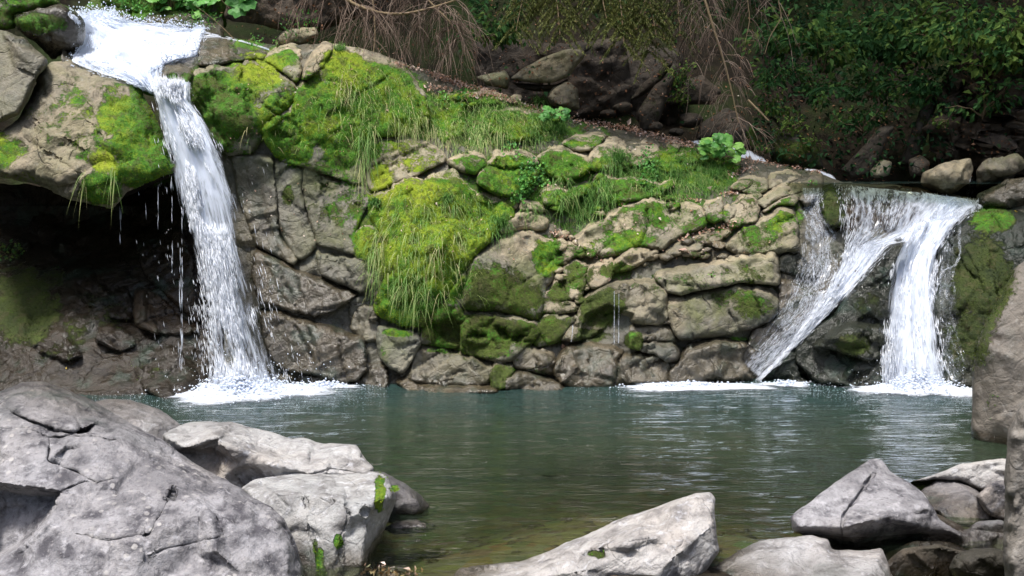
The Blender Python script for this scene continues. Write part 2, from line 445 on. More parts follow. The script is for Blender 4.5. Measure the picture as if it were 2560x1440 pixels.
# ================================================================== depth of the cliff (distance from the camera plane, by place in view)
CT = np.array([
 (0,1000,11.5),(200,1000,11.4),(420,1010,11.25),(560,960,12.0),(700,955,12.2),(850,965,12.1),(980,970,12.0),(1240,975,11.9),(1500,965,12.05),(1700,955,12.2),
 (1890,948,12.4),(2050,955,12.2),(2200,965,12.05),(2430,960,12.0),(2600,960,11.8),
 (0,600,14.6),(200,480,14.8),(400,480,14.2),(0,480,15.0),(0,700,13.2),(0,850,12.1),(200,850,12.0),(200,700,13.0),(340,660,13.2),(450,850,12.2),(480,700,12.8),(200,590,14.2),(330,560,14.0),(480,520,13.2),(350,900,11.9),
 (650,860,12.3),(650,700,12.55),(700,550,12.8),(640,450,12.9),(800,850,12.25),(800,700,12.5),(850,550,12.75),(700,400,12.9),(560,380,12.85),
 (950,800,12.3),(960,600,12.45),(950,400,13.05),(900,300,13.1),(830,200,13.3),(820,115,13.7),(1000,165,13.9),
 (500,330,12.75),(470,250,12.6),(440,170,12.8),(600,200,12.95),(600,150,13.3),(700,170,13.4),(560,95,13.9),(660,125,14.0),
 (390,240,12.55),(300,200,12.7),(300,120,13.4),(220,60,14.2),(450,90,13.9),(120,60,13.2),(0,60,12.9),(0,200,12.4),(120,160,12.5),
 (1050,700,12.1),(1050,560,12.35),(1050,470,12.75),(1050,330,13.35),(1100,850,12.1),(1100,230,14.0),(1180,215,14.4),
 (1250,820,12.15),(1250,700,12.3),(1290,600,12.75),(1250,480,13.2),(1250,380,13.55),(1250,300,13.9),(1300,262,14.4),
 (1400,850,12.3),(1400,650,12.95),(1400,520,13.3),(1400,400,13.8),(1420,300,14.5),
 (1520,870,12.15),(1520,720,12.6),(1520,600,13.1),(1520,480,13.5),(1540,360,14.2),(1560,322,14.7),
 (1700,860,12.3),(1700,740,12.5),(1700,640,12.8),(1700,540,13.2),(1700,440,13.7),(1720,360,14.7),
 (1850,870,12.4),(1850,720,12.55),(1850,600,12.9),(1850,500,13.4),(1880,400,14.5),
 (1950,900,12.45),(1960,700,12.6),(1960,560,12.95),(1990,450,13.8),(2050,425,14.5),
 (2060,760,12.6),(2060,600,12.95),(2080,480,13.45),(2250,470,13.5),(2200,600,13.05),(2120,800,12.35),(2150,700,12.55),(2280,640,12.85),
 (2300,800,12.4),(2400,510,13.4),(2420,700,12.5),(2420,850,12.1),(2560,560,12.9),(2560,760,12.3),(2620,480,13.6)], float)
def _phi(r2): return 0.5 * r2 * np.log(r2 + 1e-9)
def tps_fit(c):
    xy = c[:, :2] / 500.0
    K = _phi(((xy[:, None] - xy[None]) ** 2).sum(-1)) + 0.002 * np.eye(len(c))
    Pm = np.c_[np.ones(len(c)), xy]
    A = np.block([[K, Pm], [Pm.T, np.zeros((3, 3))]])
    w = np.linalg.solve(A, np.r_[c[:, 2], 0, 0, 0])
    return xy, w
_xy, _w = tps_fit(CT)
def base_depth(px, py):
    px = np.asarray(px, float); py = np.asarray(py, float); sh = px.shape
    p = np.stack([px.ravel(), py.ravel()], -1) / 500.0
    out = np.empty(len(p))
    for s in range(0, len(p), 20000):
        q = p[s:s + 20000]
        out[s:s + 20000] = _phi(((q[:, None] - _xy[None]) ** 2).sum(-1)) @ _w[:-3] + np.c_[np.ones(len(q)), q] @ _w[-3:]
    return out.reshape(sh)

# ================================================================== where moss, water and tan stone lie
# (x, y, rx, ry, strength, hue)
MOSS = [
 (1320,440,230,90,.72,.60),(1600,470,260,110,.64,.60),(1500,620,160,60,.50,.55),(1780,560,200,60,.54,.55),(1040,400,110,50,.5,.8),(1640,700,260,60,.44,.5),(1000,380,60,60,.5,.85),(560,330,110,110,.6,.46),(1250,740,130,120,.62,.40),(1150,480,80,50,.7,.6),(1560,560,160,70,.48,.55),(1700,500,120,50,.6,.62),(1480,450,80,60,.7,.60),(1420,560,60,40,.5,.6),(1240,520,60,30,.6,.62),(840,500,110,120,.45,.42),(1850,720,110,90,.52,.42),(200,300,180,130,.40,.55),(780,200,60,40,.4,.55),(1420,790,80,70,.5,.35),
 (370,330,110,135,1,.54),(180,250,90,70,.5,.6),(250,350,120,90,.5,.62),(1000,300,200,70,.9,.66),(1180,250,120,40,.7,.62),(860,380,70,60,.8,.6),(1450,340,110,50,.6,.6),(290,290,60,60,.9,.75),(350,430,95,45,1,.62),(260,400,42,34,1,1.05),(250,470,60,50,1,.50),(180,330,60,45,.35,.5),(20,380,60,60,.6,.72),(60,445,90,25,.45,.8),
 (300,235,80,45,.5,.55),(225,280,30,30,.5,.7),
 (100,60,90,30,.8,.5),(500,235,60,80,1,.50),(430,215,22,40,.9,.45),(640,190,95,60,.9,.74),(560,270,90,110,1,.46),(650,170,70,40,1,.95),(690,300,60,70,.95,.62),(710,140,50,35,.8,.6),
 (860,170,70,80,1,.85),(800,280,110,110,1,.62),(950,240,120,110,1,.62),(900,330,90,90,.9,.5),(740,360,60,70,.95,.55),(820,420,50,60,.6,.45),(720,490,20,35,.7,.35),
 (1090,290,140,70,.9,.58),(1200,310,130,80,.8,.6),(1330,310,110,70,.8,.6),(1000,160,120,22,.6,.6),(880,520,60,110,.55,.42),(850,440,80,60,.5,.5),(955,450,40,60,.8,.95),
 (1020,480,120,30,1,.85),(1000,600,100,120,1,.70),(1100,600,110,110,1,.72),(1180,540,90,70,.9,.65),(1030,750,100,70,1,.55),(910,600,35,60,1,.75),(1120,700,60,70,1,.62),
 (1000,830,60,16,.8,.6),(960,870,20,30,.5,.6),(1100,868,60,14,.9,.5),(1100,810,60,60,1,.42),(1200,830,110,80,1,.36),(1230,720,110,80,.75,.33),(1370,640,45,60,.95,.66),(1290,745,90,50,.8,.36),(1320,830,60,50,.9,.36),
 (1370,820,50,50,1,.42),(1400,730,40,40,.7,.4),(1450,690,50,60,.7,.38),(1500,770,70,60,1,.28),(1480,840,60,30,.7,.22),(1580,850,22,24,.9,.4),(1255,930,30,25,.8,.4),(1540,675,60,25,.8,.35),
 (1160,400,60,35,.6,.55),(1260,400,60,35,.7,.6),(1290,450,70,40,.7,.5),(1400,420,80,60,.85,.5),(1520,400,60,40,.6,.6),(1440,500,110,60,.8,.55),(1580,460,90,55,.85,.5),
 (1700,420,110,60,.9,.62),(1780,430,80,60,.9,.65),(1640,540,120,50,.6,.45),(1560,600,90,40,.75,.62),(1690,500,60,40,.6,.5),(1860,480,90,60,.5,.45),(1960,540,70,70,.6,.62),(1900,600,70,50,.6,.5),(1830,560,60,60,.4,.45),
 (1870,690,90,50,.5,.42),(1880,765,70,45,.65,.38),(1760,760,60,60,.3,.4),(1740,640,50,25,.5,.45),(1840,850,50,16,.6,.6),
 (2080,520,30,60,.8,.28),(2130,860,60,40,.7,.22),(2100,700,60,80,.35,.2),(2480,550,70,45,.85,.62),(2460,700,100,140,.85,.20),(2420,850,80,100,.7,.16),(2170,760,60,60,.45,.14),(2250,650,40,60,.3,.14),
 (60,770,110,120,.8,.24),(250,780,120,80,.42,.2),(120,880,120,50,.4,.22),(380,920,90,50,.4,.14),(130,700,60,50,.5,.32),(190,830,50,60,.5,.28),(30,620,50,60,.4,.35),
 (1900,340,40,60,.8,.45),(1980,380,60,50,.7,.35),(1630,270,60,60,.4,.35),(2300,330,60,120,.4,.3),(620,110,60,25,.8,.6),(330,10,200,40,.9,.5),
 (950,1235,16,60,.9,.72),(845,1355,14,22,.9,.6),(800,1400,16,40,.8,.6),(785,1365,8,26,.7,.6),(985,1222,20,12,.7,.6),(1020,1205,16,14,.6,.6),(960,1170,14,40,.3,.6),(810,1430,12,20,.7,.6),
 (2480,1020,30,80,.35,.45),(1490,1385,30,12,.7,.35),(770,1240,4,4,.2,.5),
]
WET = [
 (480,750,170,280,1),(660,640,110,200,.9),(800,780,150,160,.95),(620,500,60,120,.8),(750,560,70,110,.5),(250,900,350,170,.95),(250,680,300,110,.85),(120,90,110,50,1),(550,120,90,40,.9),(500,330,60,90,.9),
 (330,240,120,60,.5),(60,250,120,90,.5),(850,960,200,40,1),(1050,960,160,40,.9),(1450,930,250,70,1),(1500,840,110,60,.8),(1560,730,110,40,.7),(1700,880,100,60,.8),(1680,640,120,45,.6),
 (1850,920,110,60,.9),(1990,850,160,120,1),(2050,700,90,120,1),(2060,540,70,110,1),(2120,870,130,110,1),(2200,700,130,160,1),(2300,560,160,120,1),(2430,780,110,180,.9),(2540,480,100,40,.8),(1260,960,60,20,.8),(960,870,60,60,.2),(900,680,60,60,.4),
 (1040,1240,60,50,.8),(1050,1315,60,20,1)]
TAN = [
 (1020,400,90,60,1),(1330,560,70,50,1),(1300,620,80,40,.8),(1440,620,60,50,1),(1560,560,90,60,.8),(1600,640,60,40,1),(1500,680,70,50,.9),(1440,740,40,60,1),(1540,660,60,30,.9),(1760,640,80,25,.9),(1840,560,60,60,.5),  # opening entry paints a sun dapple on the upper wall as tan
 (1900,480,120,50,.5),(1280,380,80,20,.8),(1190,380,30,20,.8),(1480,350,80,20,.8),(1600,390,60,40,1),(1240,430,50,20,.8),(2360,450,80,60,1),(2500,410,60,30,.5),(790,150,40,60,1),(540,135,50,30,1),(1110,920,150,50,.6),(1480,920,150,60,.45),
 (160,250,90,70,.5),(1700,580,120,60,.5),(620,650,80,200,.4),(720,640,80,80,.5),(820,860,90,60,.35),(400,760,60,40,.9),(1960,580,60,60,.7),(1370,165,110,60,.8),(1410,235,60,40,1.2),(1900,720,120,120,.35),(1690,790,30,60,.8),
 (1690,1340,80,60,.4),(640,1150,110,40,.35),(540,1150,80,50,.6),(2450,1020,100,150,.6),(800,1300,120,100,.3),(2150,1330,150,60,.3)]
def paint_at(px, py, base=(0, 0, 0, .5)):
    px = np.asarray(px, float); py = np.asarray(py, float)
    g = lambda L: np.exp(-(((px - L[0]) / L[2]) ** 2 + ((py - L[1]) / L[3]) ** 2) ** 1.5)
    mo = np.full(px.shape, float(base[0])); hw = np.full(px.shape, 0.15); hs = 0.15 * base[3] * np.ones(px.shape)
    for L in MOSS:
        if L[0] + 2 * L[2] < px.min() or L[0] - 2 * L[2] > px.max() or L[1] + 2 * L[3] < py.min() or L[1] - 2 * L[3] > py.max(): continue
        w = g(L) * L[4]; mo = np.maximum(mo, w); hw += w ** 2; hs += L[5] * w ** 2
    we = np.full(px.shape, float(base[1])); ta = np.full(px.shape, float(base[2]))
    for L in WET: we = np.maximum(we, g(L) * L[4])
    for L in TAN: ta = np.maximum(ta, g(L) * L[4])
    return np.stack([mo, we, ta, hs / hw], -1)

# ================================================================== rocks
def inside(px, py, poly):
    r = np.zeros(px.shape, bool); x1, y1 = poly[-1]
    for x2, y2 in poly:
        c = ((y1 > py) != (y2 > py)) & (px < (x2 - x1) * (py - y1) / (y2 - y1 + 1e-12) + x1)
        r ^= c; x1, y1 = x2, y2
    return r
def seg_dist(px, py, pts, closed=True):
    d = np.full(px.shape, 1e9)
    n = len(pts)
    for k in range(n if closed else n - 1):
        ax, ay = pts[k][:2]; bx, by = pts[(k + 1) % n][:2]
        dx, dy = bx - ax, by - ay
        t = np.clip(((px - ax) * dx + (py - ay) * dy) / (dx * dx + dy * dy + 1e-9), 0, 1)
        d = np.minimum(d, np.hypot(px - ax - t * dx, py - ay - t * dy))
    return d
def densify(poly, sp, wob, seed):
    out = []
    n = len(poly)
    for k in range(n):
        a = np.array(poly[k], float); b = np.array(poly[(k + 1) % n], float)
        m = max(1, int(np.hypot(*(b - a)) / sp))
        for j in range(m): out.append(a + (b - a) * j / m)
    out = np.array(out)
    # round the corners a little, then roughen
    for _ in range(0 if wob < 3 else 1): out = 0.5 * out + 0.25 * (np.roll(out, 1, 0) + np.roll(out, -1, 0))
    t = np.roll(out, -1, 0) - np.roll(out, 1, 0)
    nn = np.stack([t[:, 1], -t[:, 0]], 1); nn /= np.linalg.norm(nn, axis=1)[:, None] + 1e-9
    p3 = np.c_[out / 38.0, np.full(len(out), seed * 3.3)]
    return out + nn * (fbm(p3, 4, seed, 0.6) * wob)[:, None]
def facet_depth(px, py, ctrl):
    """piecewise flat depth through hand-set points"""
    c = np.array(ctrl, float)
    vs, es, fs, ov, _, _ = geometry.delaunay_2d_cdt([Vector((a, b)) for a, b in c[:, :2]], [], [], 0, 0.01)
    vz = [c[o[0], 2] for o in ov]
    out = np.full(px.shape, np.nan)
    for f in fs:
        a, b, d = [vs[i] for i in f[:3]]
        det = (b.y - d.y) * (a.x - d.x) + (d.x - b.x) * (a.y - d.y)
        if abs(det) < 1e-6: continue
        l1 = ((b.y - d.y) * (px - d.x) + (d.x - b.x) * (py - d.y)) / det
        l2 = ((d.y - a.y) * (px - d.x) + (a.x - d.x) * (py - d.y)) / det
        l3 = 1 - l1 - l2
        m = (l1 >= -1e-4) & (l2 >= -1e-4) & (l3 >= -1e-4)
        out[m] = (l1 * vz[f[0]] + l2 * vz[f[1]] + l3 * vz[f[2]])[m]
    bad = np.isnan(out)
    if bad.any():
        from collections import Counter
        ec = Counter(tuple(sorted((f[i], f[(i + 1) % 3]))) for f in fs for i in range(3))
        bx, by = px[bad], py[bad]; best = np.full(bx.shape, 1e18); bd = np.zeros(bx.shape)
        for (i, j), k in ec.items():
            if k > 1: continue
            a, b = vs[i], vs[j]; dx, dy = b.x - a.x, b.y - a.y
            t = np.clip(((bx - a.x) * dx + (by - a.y) * dy) / (dx * dx + dy * dy + 1e-9), 0, 1)
            q = (bx - a.x - t * dx) ** 2 + (by - a.y - t * dy) ** 2
            m = q < best; best[m] = q[m]; bd[m] = (vz[i] + (vz[j] - vz[i]) * t)[m]
        out[bad] = bd
    return out

COLLECT = []          # (verts, tris, paint, normals) for moss, grass and things laid on the rocks
BV, BT = [], []
def vert_normals(V, T):
    n = np.cross(V[T[:, 1]] - V[T[:, 0]], V[T[:, 2]] - V[T[:, 0]])
    out = np.zeros_like(V)
    for k in range(3):
        for a in range(3): out[:, a] += np.bincount(T[:, k], n[:, a], len(V))
    return out / (np.linalg.norm(out, axis=1)[:, None] + 1e-12)
_seed = [100]
def rock(name, poly, d=None, off=0.0, ctrl=None, T=0.12, bev=26, thick=0.5, sp=5.6, wob=5, cracks=(), dents=(), facet=0.05, fs=2.6,
         rough=0.03, pool=(0, 0, 0, .5), mat='cliff', parent=None, bulge=None, tilt=(0, 0), crk=0.012, hewn=0, label=None, cat=None, group=None, kind=None, wear=1):
    _seed[0] += 1; seed = _seed[0]
    if parent is not None and name == 'rock': T *= .62; bev *= .55; facet *= .5; rough *= .5
    poly = [tuple(p) for p in poly]
    child = parent is not None and name == 'rock'
    B = densify(poly, sp, wob, seed)
    if child and wear:
        tn_ = np.roll(B, -1, 0) - np.roll(B, 1, 0); sg = 1 if np.sum(B[:, 0] * np.roll(B[:, 1], -1) - np.roll(B[:, 0], -1) * B[:, 1]) > 0 else -1
        B = B + 4.0 * sg * np.stack([tn_[:, 1], -tn_[:, 0]], 1) / (np.linalg.norm(tn_, axis=1)[:, None] + 1e-9)
    nb = len(B)
    x0, y0 = B.min(0); x1, y1 = B.max(0)
    gx_, gy_ = np.meshgrid(np.arange(x0, x1, sp), np.arange(y0, y1, sp * 0.87))
    gx_[1::2] += sp / 2
    r_ = np.random.default_rng(seed)
    gx_ = (gx_ + r_.uniform(-.25, .25, gx_.shape) * sp).ravel(); gy_ = (gy_ + r_.uniform(-.25, .25, gy_.shape) * sp).ravel()
    m = inside(gx_, gy_, B)
    gx_, gy_ = gx_[m], gy_[m]
    m = seg_dist(gx_, gy_, B) > sp * 0.55
    gx_, gy_ = gx_[m], gy_[m]
    # hand-set cracks get their own fine rows of vertices
    if cracks and not child:
        fine = []
        for ci, (cp, cw, cd) in enumerate(cracks):
            cw = max(1.6, cw * .5)
            q = np.array(cp, float); sg_ = np.r_[0, np.cumsum(np.hypot(*np.diff(q, axis=0).T))]
            t_ = np.arange(0, sg_[-1], 4.0)
            q = np.c_[np.interp(t_, sg_, q[:, 0]), np.interp(t_, sg_, q[:, 1])]
            q += 3.0 * np.c_[fbm(np.c_[t_ / 22, 0 * t_ + ci, 0 * t_ + seed], 4, 5, .65), fbm(np.c_[t_ / 22, 0 * t_ + ci + 9, 0 * t_ + seed], 4, 6, .65)]
            g_ = np.gradient(q, axis=0); nn_ = np.c_[g_[:, 1], -g_[:, 0]] / (np.hypot(*g_.T)[:, None] + 1e-9)
            taper = np.clip(np.minimum(t_, sg_[-1] - t_) / 30, .35, 1) * (1 + .5 * fbm(np.c_[t_ / 30, 0 * t_, 0 * t_ + ci], 3, 8))
            fine.append((q, cw, cd, nn_, taper))
        allq = []
        for q, cw, cd, nn_, taper in fine:
            m = np.hypot(gx_[:, None] - q[None, :, 0], gy_[:, None] - q[None, :, 1]).min(1) > 2.6 * cw + 1.5
            gx_, gy_ = gx_[m], gy_[m]
            for o__ in (0, -1.0, 1.0, -2.2, 2.2): allq.append(q + nn_ * o__ * cw)
        aq = np.concatenate(allq)
        key = np.unique(np.round(aq / 1.7), axis=0, return_index=True)[1]; aq = aq[key]
        ok_ = inside(aq[:, 0], aq[:, 1], B) & (seg_dist(aq[:, 0], aq[:, 1], B) > 2.0); aq = aq[ok_]
        gx_ = np.r_[gx_, aq[:, 0]]; gy_ = np.r_[gy_, aq[:, 1]]
    pts = [Vector((a, b)) for a, b in np.r_[B, np.c_[gx_, gy_]]]
    vs, es, fs_, ov, _, _ = geometry.delaunay_2d_cdt(pts, [], [list(range(nb))], 1, 0.001)
    px = np.array([v.x for v in vs]); py = np.array([v.y for v in vs])
    Tm = np.array([f for f in fs_ if len(f) == 3], np.int64)
    # boundary ring in output index
    inv = {}
    for i, o in enumerate(ov):
        for k in o: inv[k] = i
    ring = np.array([inv[k] for k in range(nb)])
    dist = seg_dist(px, py, B)
    cx, cy = (x0 + x1) / 2, (y0 + y1) / 2
    if d is None: D = base_depth(px, py) + off
    else: D = np.full(px.shape, float(d)) + off
    D = D + tilt[0] * (px - cx) + tilt[1] * (py - cy)
    if ctrl is not None:
        D = D + facet_depth(px, py, ctrl)
    if child and wear:
        # piecewise flat faces meeting in crisp arrises, some of them stepping along the bedding
        m_ = int(np.clip((x1 - x0) * (y1 - y0) / 1500, 5, 40))
        cq = np.c_[r_.uniform(x0 - 8, x1 + 8, m_), r_.uniform(y0 - 8, y1 + 8, m_), r_.normal(0, .05 if facet > .024 else .016, m_)]
        cq = np.r_[cq, [[x0 - 20, y0 - 20, .03], [x1 + 20, y0 - 20, .03], [x0 - 20, y1 + 20, .02], [x1 + 20, y1 + 20, .02]]]
        D = D + facet_depth(px, py, cq)
        wear = 0.5
        bulge = 0
    if hewn:
        m_ = int(np.clip((x1 - x0) * (y1 - y0) / 5200, 6, 60))
        cq = np.c_[r_.uniform(x0 - 8, x1 + 8, m_), r_.uniform(y0 - 8, y1 + 8, m_), r_.normal(0, hewn, m_)]
        cq = np.r_[cq, [[x0 - 20, y0 - 20, 0], [x1 + 20, y0 - 20, 0], [x0 - 20, y1 + 20, 0], [x1 + 20, y1 + 20, 0]]]
        D = D + facet_depth(px, py, cq)
    if bulge is None:
        # a few random flat planes, convex: gives a hewn look
        k = 5; sz = max(x1 - x0, y1 - y0)
        pl = []
        for _ in range(k):
            a = r_.uniform(0, 2 * math.pi); s = r_.uniform(0.2, 0.75) * 2.2 * T / (0.5 * sz)
            pl.append((px - cx) * math.cos(a) * s + (py - cy) * math.sin(a) * s)
        D = D + 0.9 * np.maximum.reduce(pl)
    bn = bev * (0.75 + 0.55 * fbm(np.c_[px / 45, py / 45, 0 * px + seed], 3, 71))
    tt = np.clip(dist / np.clip(bn, 4, None), 0, 1)
    ledge = np.zeros(px.shape)
    if parent is not None and name == 'rock' and (y1 - y0) > 24:
        # hewn top: the upper band of a block leans back into a narrow ledge
        xs_ = np.linspace(x0, x1, 60); yt = np.full(60, y1)
        for k in range(nb):
            (ax, ay), (bx, by) = B[k], B[(k + 1) % nb]
            lo, hi = min(ax, bx), max(ax, bx); m_ = (xs_ >= lo) & (xs_ <= hi)
            yt[m_] = np.minimum(yt[m_], ay + (by - ay) * (xs_[m_] - ax) / (bx - ax + 1e-9))
        kk = np.clip((y1 - y0) * .20, 7, 22) * (1 + .6 * fbm(np.c_[px / 30, py / 60, 0 * px + seed], 3, 5))
        lv = np.clip(kk - (py - np.interp(px, xs_, yt)), 0, None)
        D = D + lv * .011; ledge = sstep(0, 5, lv)
    D = D + T * (0.55 * (1 - np.sqrt(np.clip(1 - (1 - tt) ** 2, 0, 1))) + 0.45 * (1 - tt) * (1 - 0.3 * tt))
    if child and wear and (x1 - x0) * (y1 - y0) > 2500:
        ex = []
        for _ in range(int(np.clip((x1 - x0) * (y1 - y0) / 3500, 1, 6))):
            an = r_.choice([-.45, 1.15]) + r_.normal(0, .25); ox, oy = r_.uniform(x0, x1), r_.uniform(y0, y1); L_ = r_.uniform(.25, .7) * max(x1 - x0, y1 - y0)
            ex.append(([(ox + math.cos(an) * s_ + r_.normal(0, 3), oy + math.sin(an) * s_ + r_.normal(0, 3)) for s_ in np.linspace(-L_ / 2, L_ / 2, 5)], 3.2, .035))
            # one side of the break stands a little proud
            sd_ = (px - ox) * math.sin(an) - (py - oy) * math.cos(an)
            D = D + .028 * r_.choice([-1, 1]) * sstep(-1.5, 1.5, sd_) * (np.abs((px - ox) * math.cos(an) + (py - oy) * math.sin(an)) < L_ * .75)
        cracks = list(cracks) + ex
    if cracks and not child:
        for q, cw, cd, nn_, taper in fine:
            dq = np.hypot(px[:, None] - q[None, :, 0], py[:, None] - q[None, :, 1]); j_ = dq.argmin(1)
            D = D + cd * .8 * taper[j_] * np.exp(-(dq.min(1) / (cw * taper[j_])) ** 2)
        cracks = ()
    for (cp, cw, cd) in cracks:
        cd = cd * (1.4 if child else .8); cw = max(2.2, cw * .7) if child else max(1.8, cw * .42)
        dd = seg_dist(px + 3 * fbm(np.c_[px / 18, py / 18, 0 * px], 3, seed), py + 3 * fbm(np.c_[px / 18, py / 18, 0 * px + 5], 3, seed + 3), cp, closed=False)
        D = D + cd * np.exp(-(dd / cw) ** 2)
    for (dp, dd_, ds) in dents:
        ins = inside(px, py, dp); sdv = seg_dist(px, py, dp)
        D = D + dd_ * sstep(-ds, ds, np.where(ins, sdv, -sdv))
    # wear the crests
    E = np.concatenate([Tm[:, [0, 1]], Tm[:, [1, 2]], Tm[:, [2, 0]]])
    E = np.concatenate([E, E[:, ::-1]])
    cnt = np.bincount(E[:, 0], minlength=len(px))
    isb = np.zeros(len(px), bool); isb[ring] = True
    for _ in range(int(wear)):
        av = np.bincount(E[:, 0], D[E[:, 1]], len(px)) / np.maximum(cnt, 1)
        D = np.where(isb, D, 0.5 * D + 0.5 * av)
    V = P(px, py, D)
    # orientation: towards the camera
    nrm = np.cross(V[Tm[:, 1]] - V[Tm[:, 0]], V[Tm[:, 2]] - V[Tm[:, 0]])
    c0 = np.array([0, 0, CAM_H])
    flip = ((c0 - V[Tm[:, 0]]) * nrm).sum(1) < 0
    Tm[flip] = Tm[flip][:, ::-1]
    nv = vert_normals(V, Tm)
    # relief: fracture facets, cracks, grain
    f1, f2, dv, rd = worley(V * fs * np.array([1, 1, 1.25]) + fbm(V * 2.5, 2, seed)[:, None] * 0.35, 5)
    disp = facet * (rd * dv).sum(1) / fs * 2.6 - crk * (1 - sstep(0.0, 0.13, f2 - f1))
    g1, g2, dv2, rd2 = worley(V * fs * 3.1 + fbm(V * 7, 2, seed)[:, None] * 0.3, 8)
    disp += facet * 0.55 * (rd2 * dv2).sum(1) / fs - crk * .35 * (1 - sstep(0.0, 0.16, g2 - g1))
    l_ = V @ np.array([.18, .1, 1.0]) * 5.5 + 0.9 * fbm(V * 1.3, 3, 17)
    disp += rough * 0.30 * (np.abs((l_ % 1) - .5) * 2 - .5) * sstep(-.1, .35, fbm(V * 1.1, 2, 19))
    disp += rough * fbm(V * 3.2, 5, 11, 0.55) + rough * 0.35 * fbm(V * 17, 3, 12)
    pt = paint_at(px, py, pool)
    if mat == 'cliff':
        pt[:, 2] = np.clip(pt[:, 2] + .55 * ledge * (1 - pt[:, 1]), 0, 1.2); pt[:, 0] *= 1 - .45 * ledge
    mo = pt[:, 0]
    disp += mo * (0.006 + 0.014 * fbm(V * 11, 4, 31, 0.65))
    keep = np.clip(dist / (sp * 1.2), 0.25, 1)
    V = V + nv * (disp * keep)[:, None]
    pt[:, 1] = np.maximum(pt[:, 1], sstep(.16, .03, V[:, 2] + .05 * fbm(V * 3, 3, 5)))
    # back and sides
    nB = len(ring)
    cB = B.mean(0)
    bb = cB + (B - cB) * 0.94
    ctr = base_depth(bb[:, 0], bb[:, 1]) + off if d is None else np.full(nB, float(d) + off)
    ctr = ctr + tilt[0] * (bb[:, 0] - cx) + tilt[1] * (bb[:, 1] - cy)
    rimD = V[ring, 1]
    Vb = P(bb[:, 0], bb[:, 1], np.maximum(rimD, ctr) + thick)
    V2 = np.r_[V, Vb]
    nV = len(V)
    nx_ = np.roll(np.arange(nB), -1)
    side = np.c_[ring, ring[nx_], nV + nx_, nV + np.arange(nB)]
    tess = geometry.tessellate_polygon([[Vector((a, b, 0)) for a, b in bb]])
    back = np.array([[nV + i for i in t] for t in tess if len(t) == 3], np.int64)
    ctrV = V2.mean(0)
    n_ = np.cross(V2[side[:, 1]] - V2[side[:, 0]], V2[side[:, 3]] - V2[side[:, 0]])
    if (((V2[side].mean(1) - ctrV) * n_).sum(1) < 0).mean() > 0.5: side = side[:, ::-1]
    if len(back):
        n_ = np.cross(V2[back[:, 1]] - V2[back[:, 0]], V2[back[:, 2]] - V2[back[:, 0]])
        fl = n_[:, 1] < 0; back[fl] = back[fl][:, ::-1]
    pt2 = np.r_[pt, pt[ring]]
    o = mk(name, V2, [Tm, side] + ([back] if len(back) else []), M[mat], parent, {'paint': pt2})
    tag(o, label, cat, group, kind)
    COLLECT.append((V, Tm, pt, name))
    BV.append(V); BT.append(Tm)
    return o
# ================================================================== the cliff: bedrock sheet + blocks
cliff = empty('cliff', P(1250, 950, 12.4), kind='structure')
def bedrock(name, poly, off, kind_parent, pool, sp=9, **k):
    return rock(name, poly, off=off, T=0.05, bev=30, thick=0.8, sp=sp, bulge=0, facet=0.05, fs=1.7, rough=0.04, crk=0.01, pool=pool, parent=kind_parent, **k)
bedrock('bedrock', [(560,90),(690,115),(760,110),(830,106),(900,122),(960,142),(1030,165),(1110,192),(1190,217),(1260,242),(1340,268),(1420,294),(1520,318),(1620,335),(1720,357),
    (1800,375),(1880,398),(1960,415),(2040,428),(2110,455),(2240,462),(2420,495),(2520,500),(2680,500),(2680,1040),(1700,1040),(1000,1040),(700,1040),(560,1010),(520,850),(540,600),(500,380),(440,260),(470,160)], 0.10, cliff, (.3,.7,.1,.35), sp=8)  # damp stone, wetness raised so the joints carry painted crevice shade
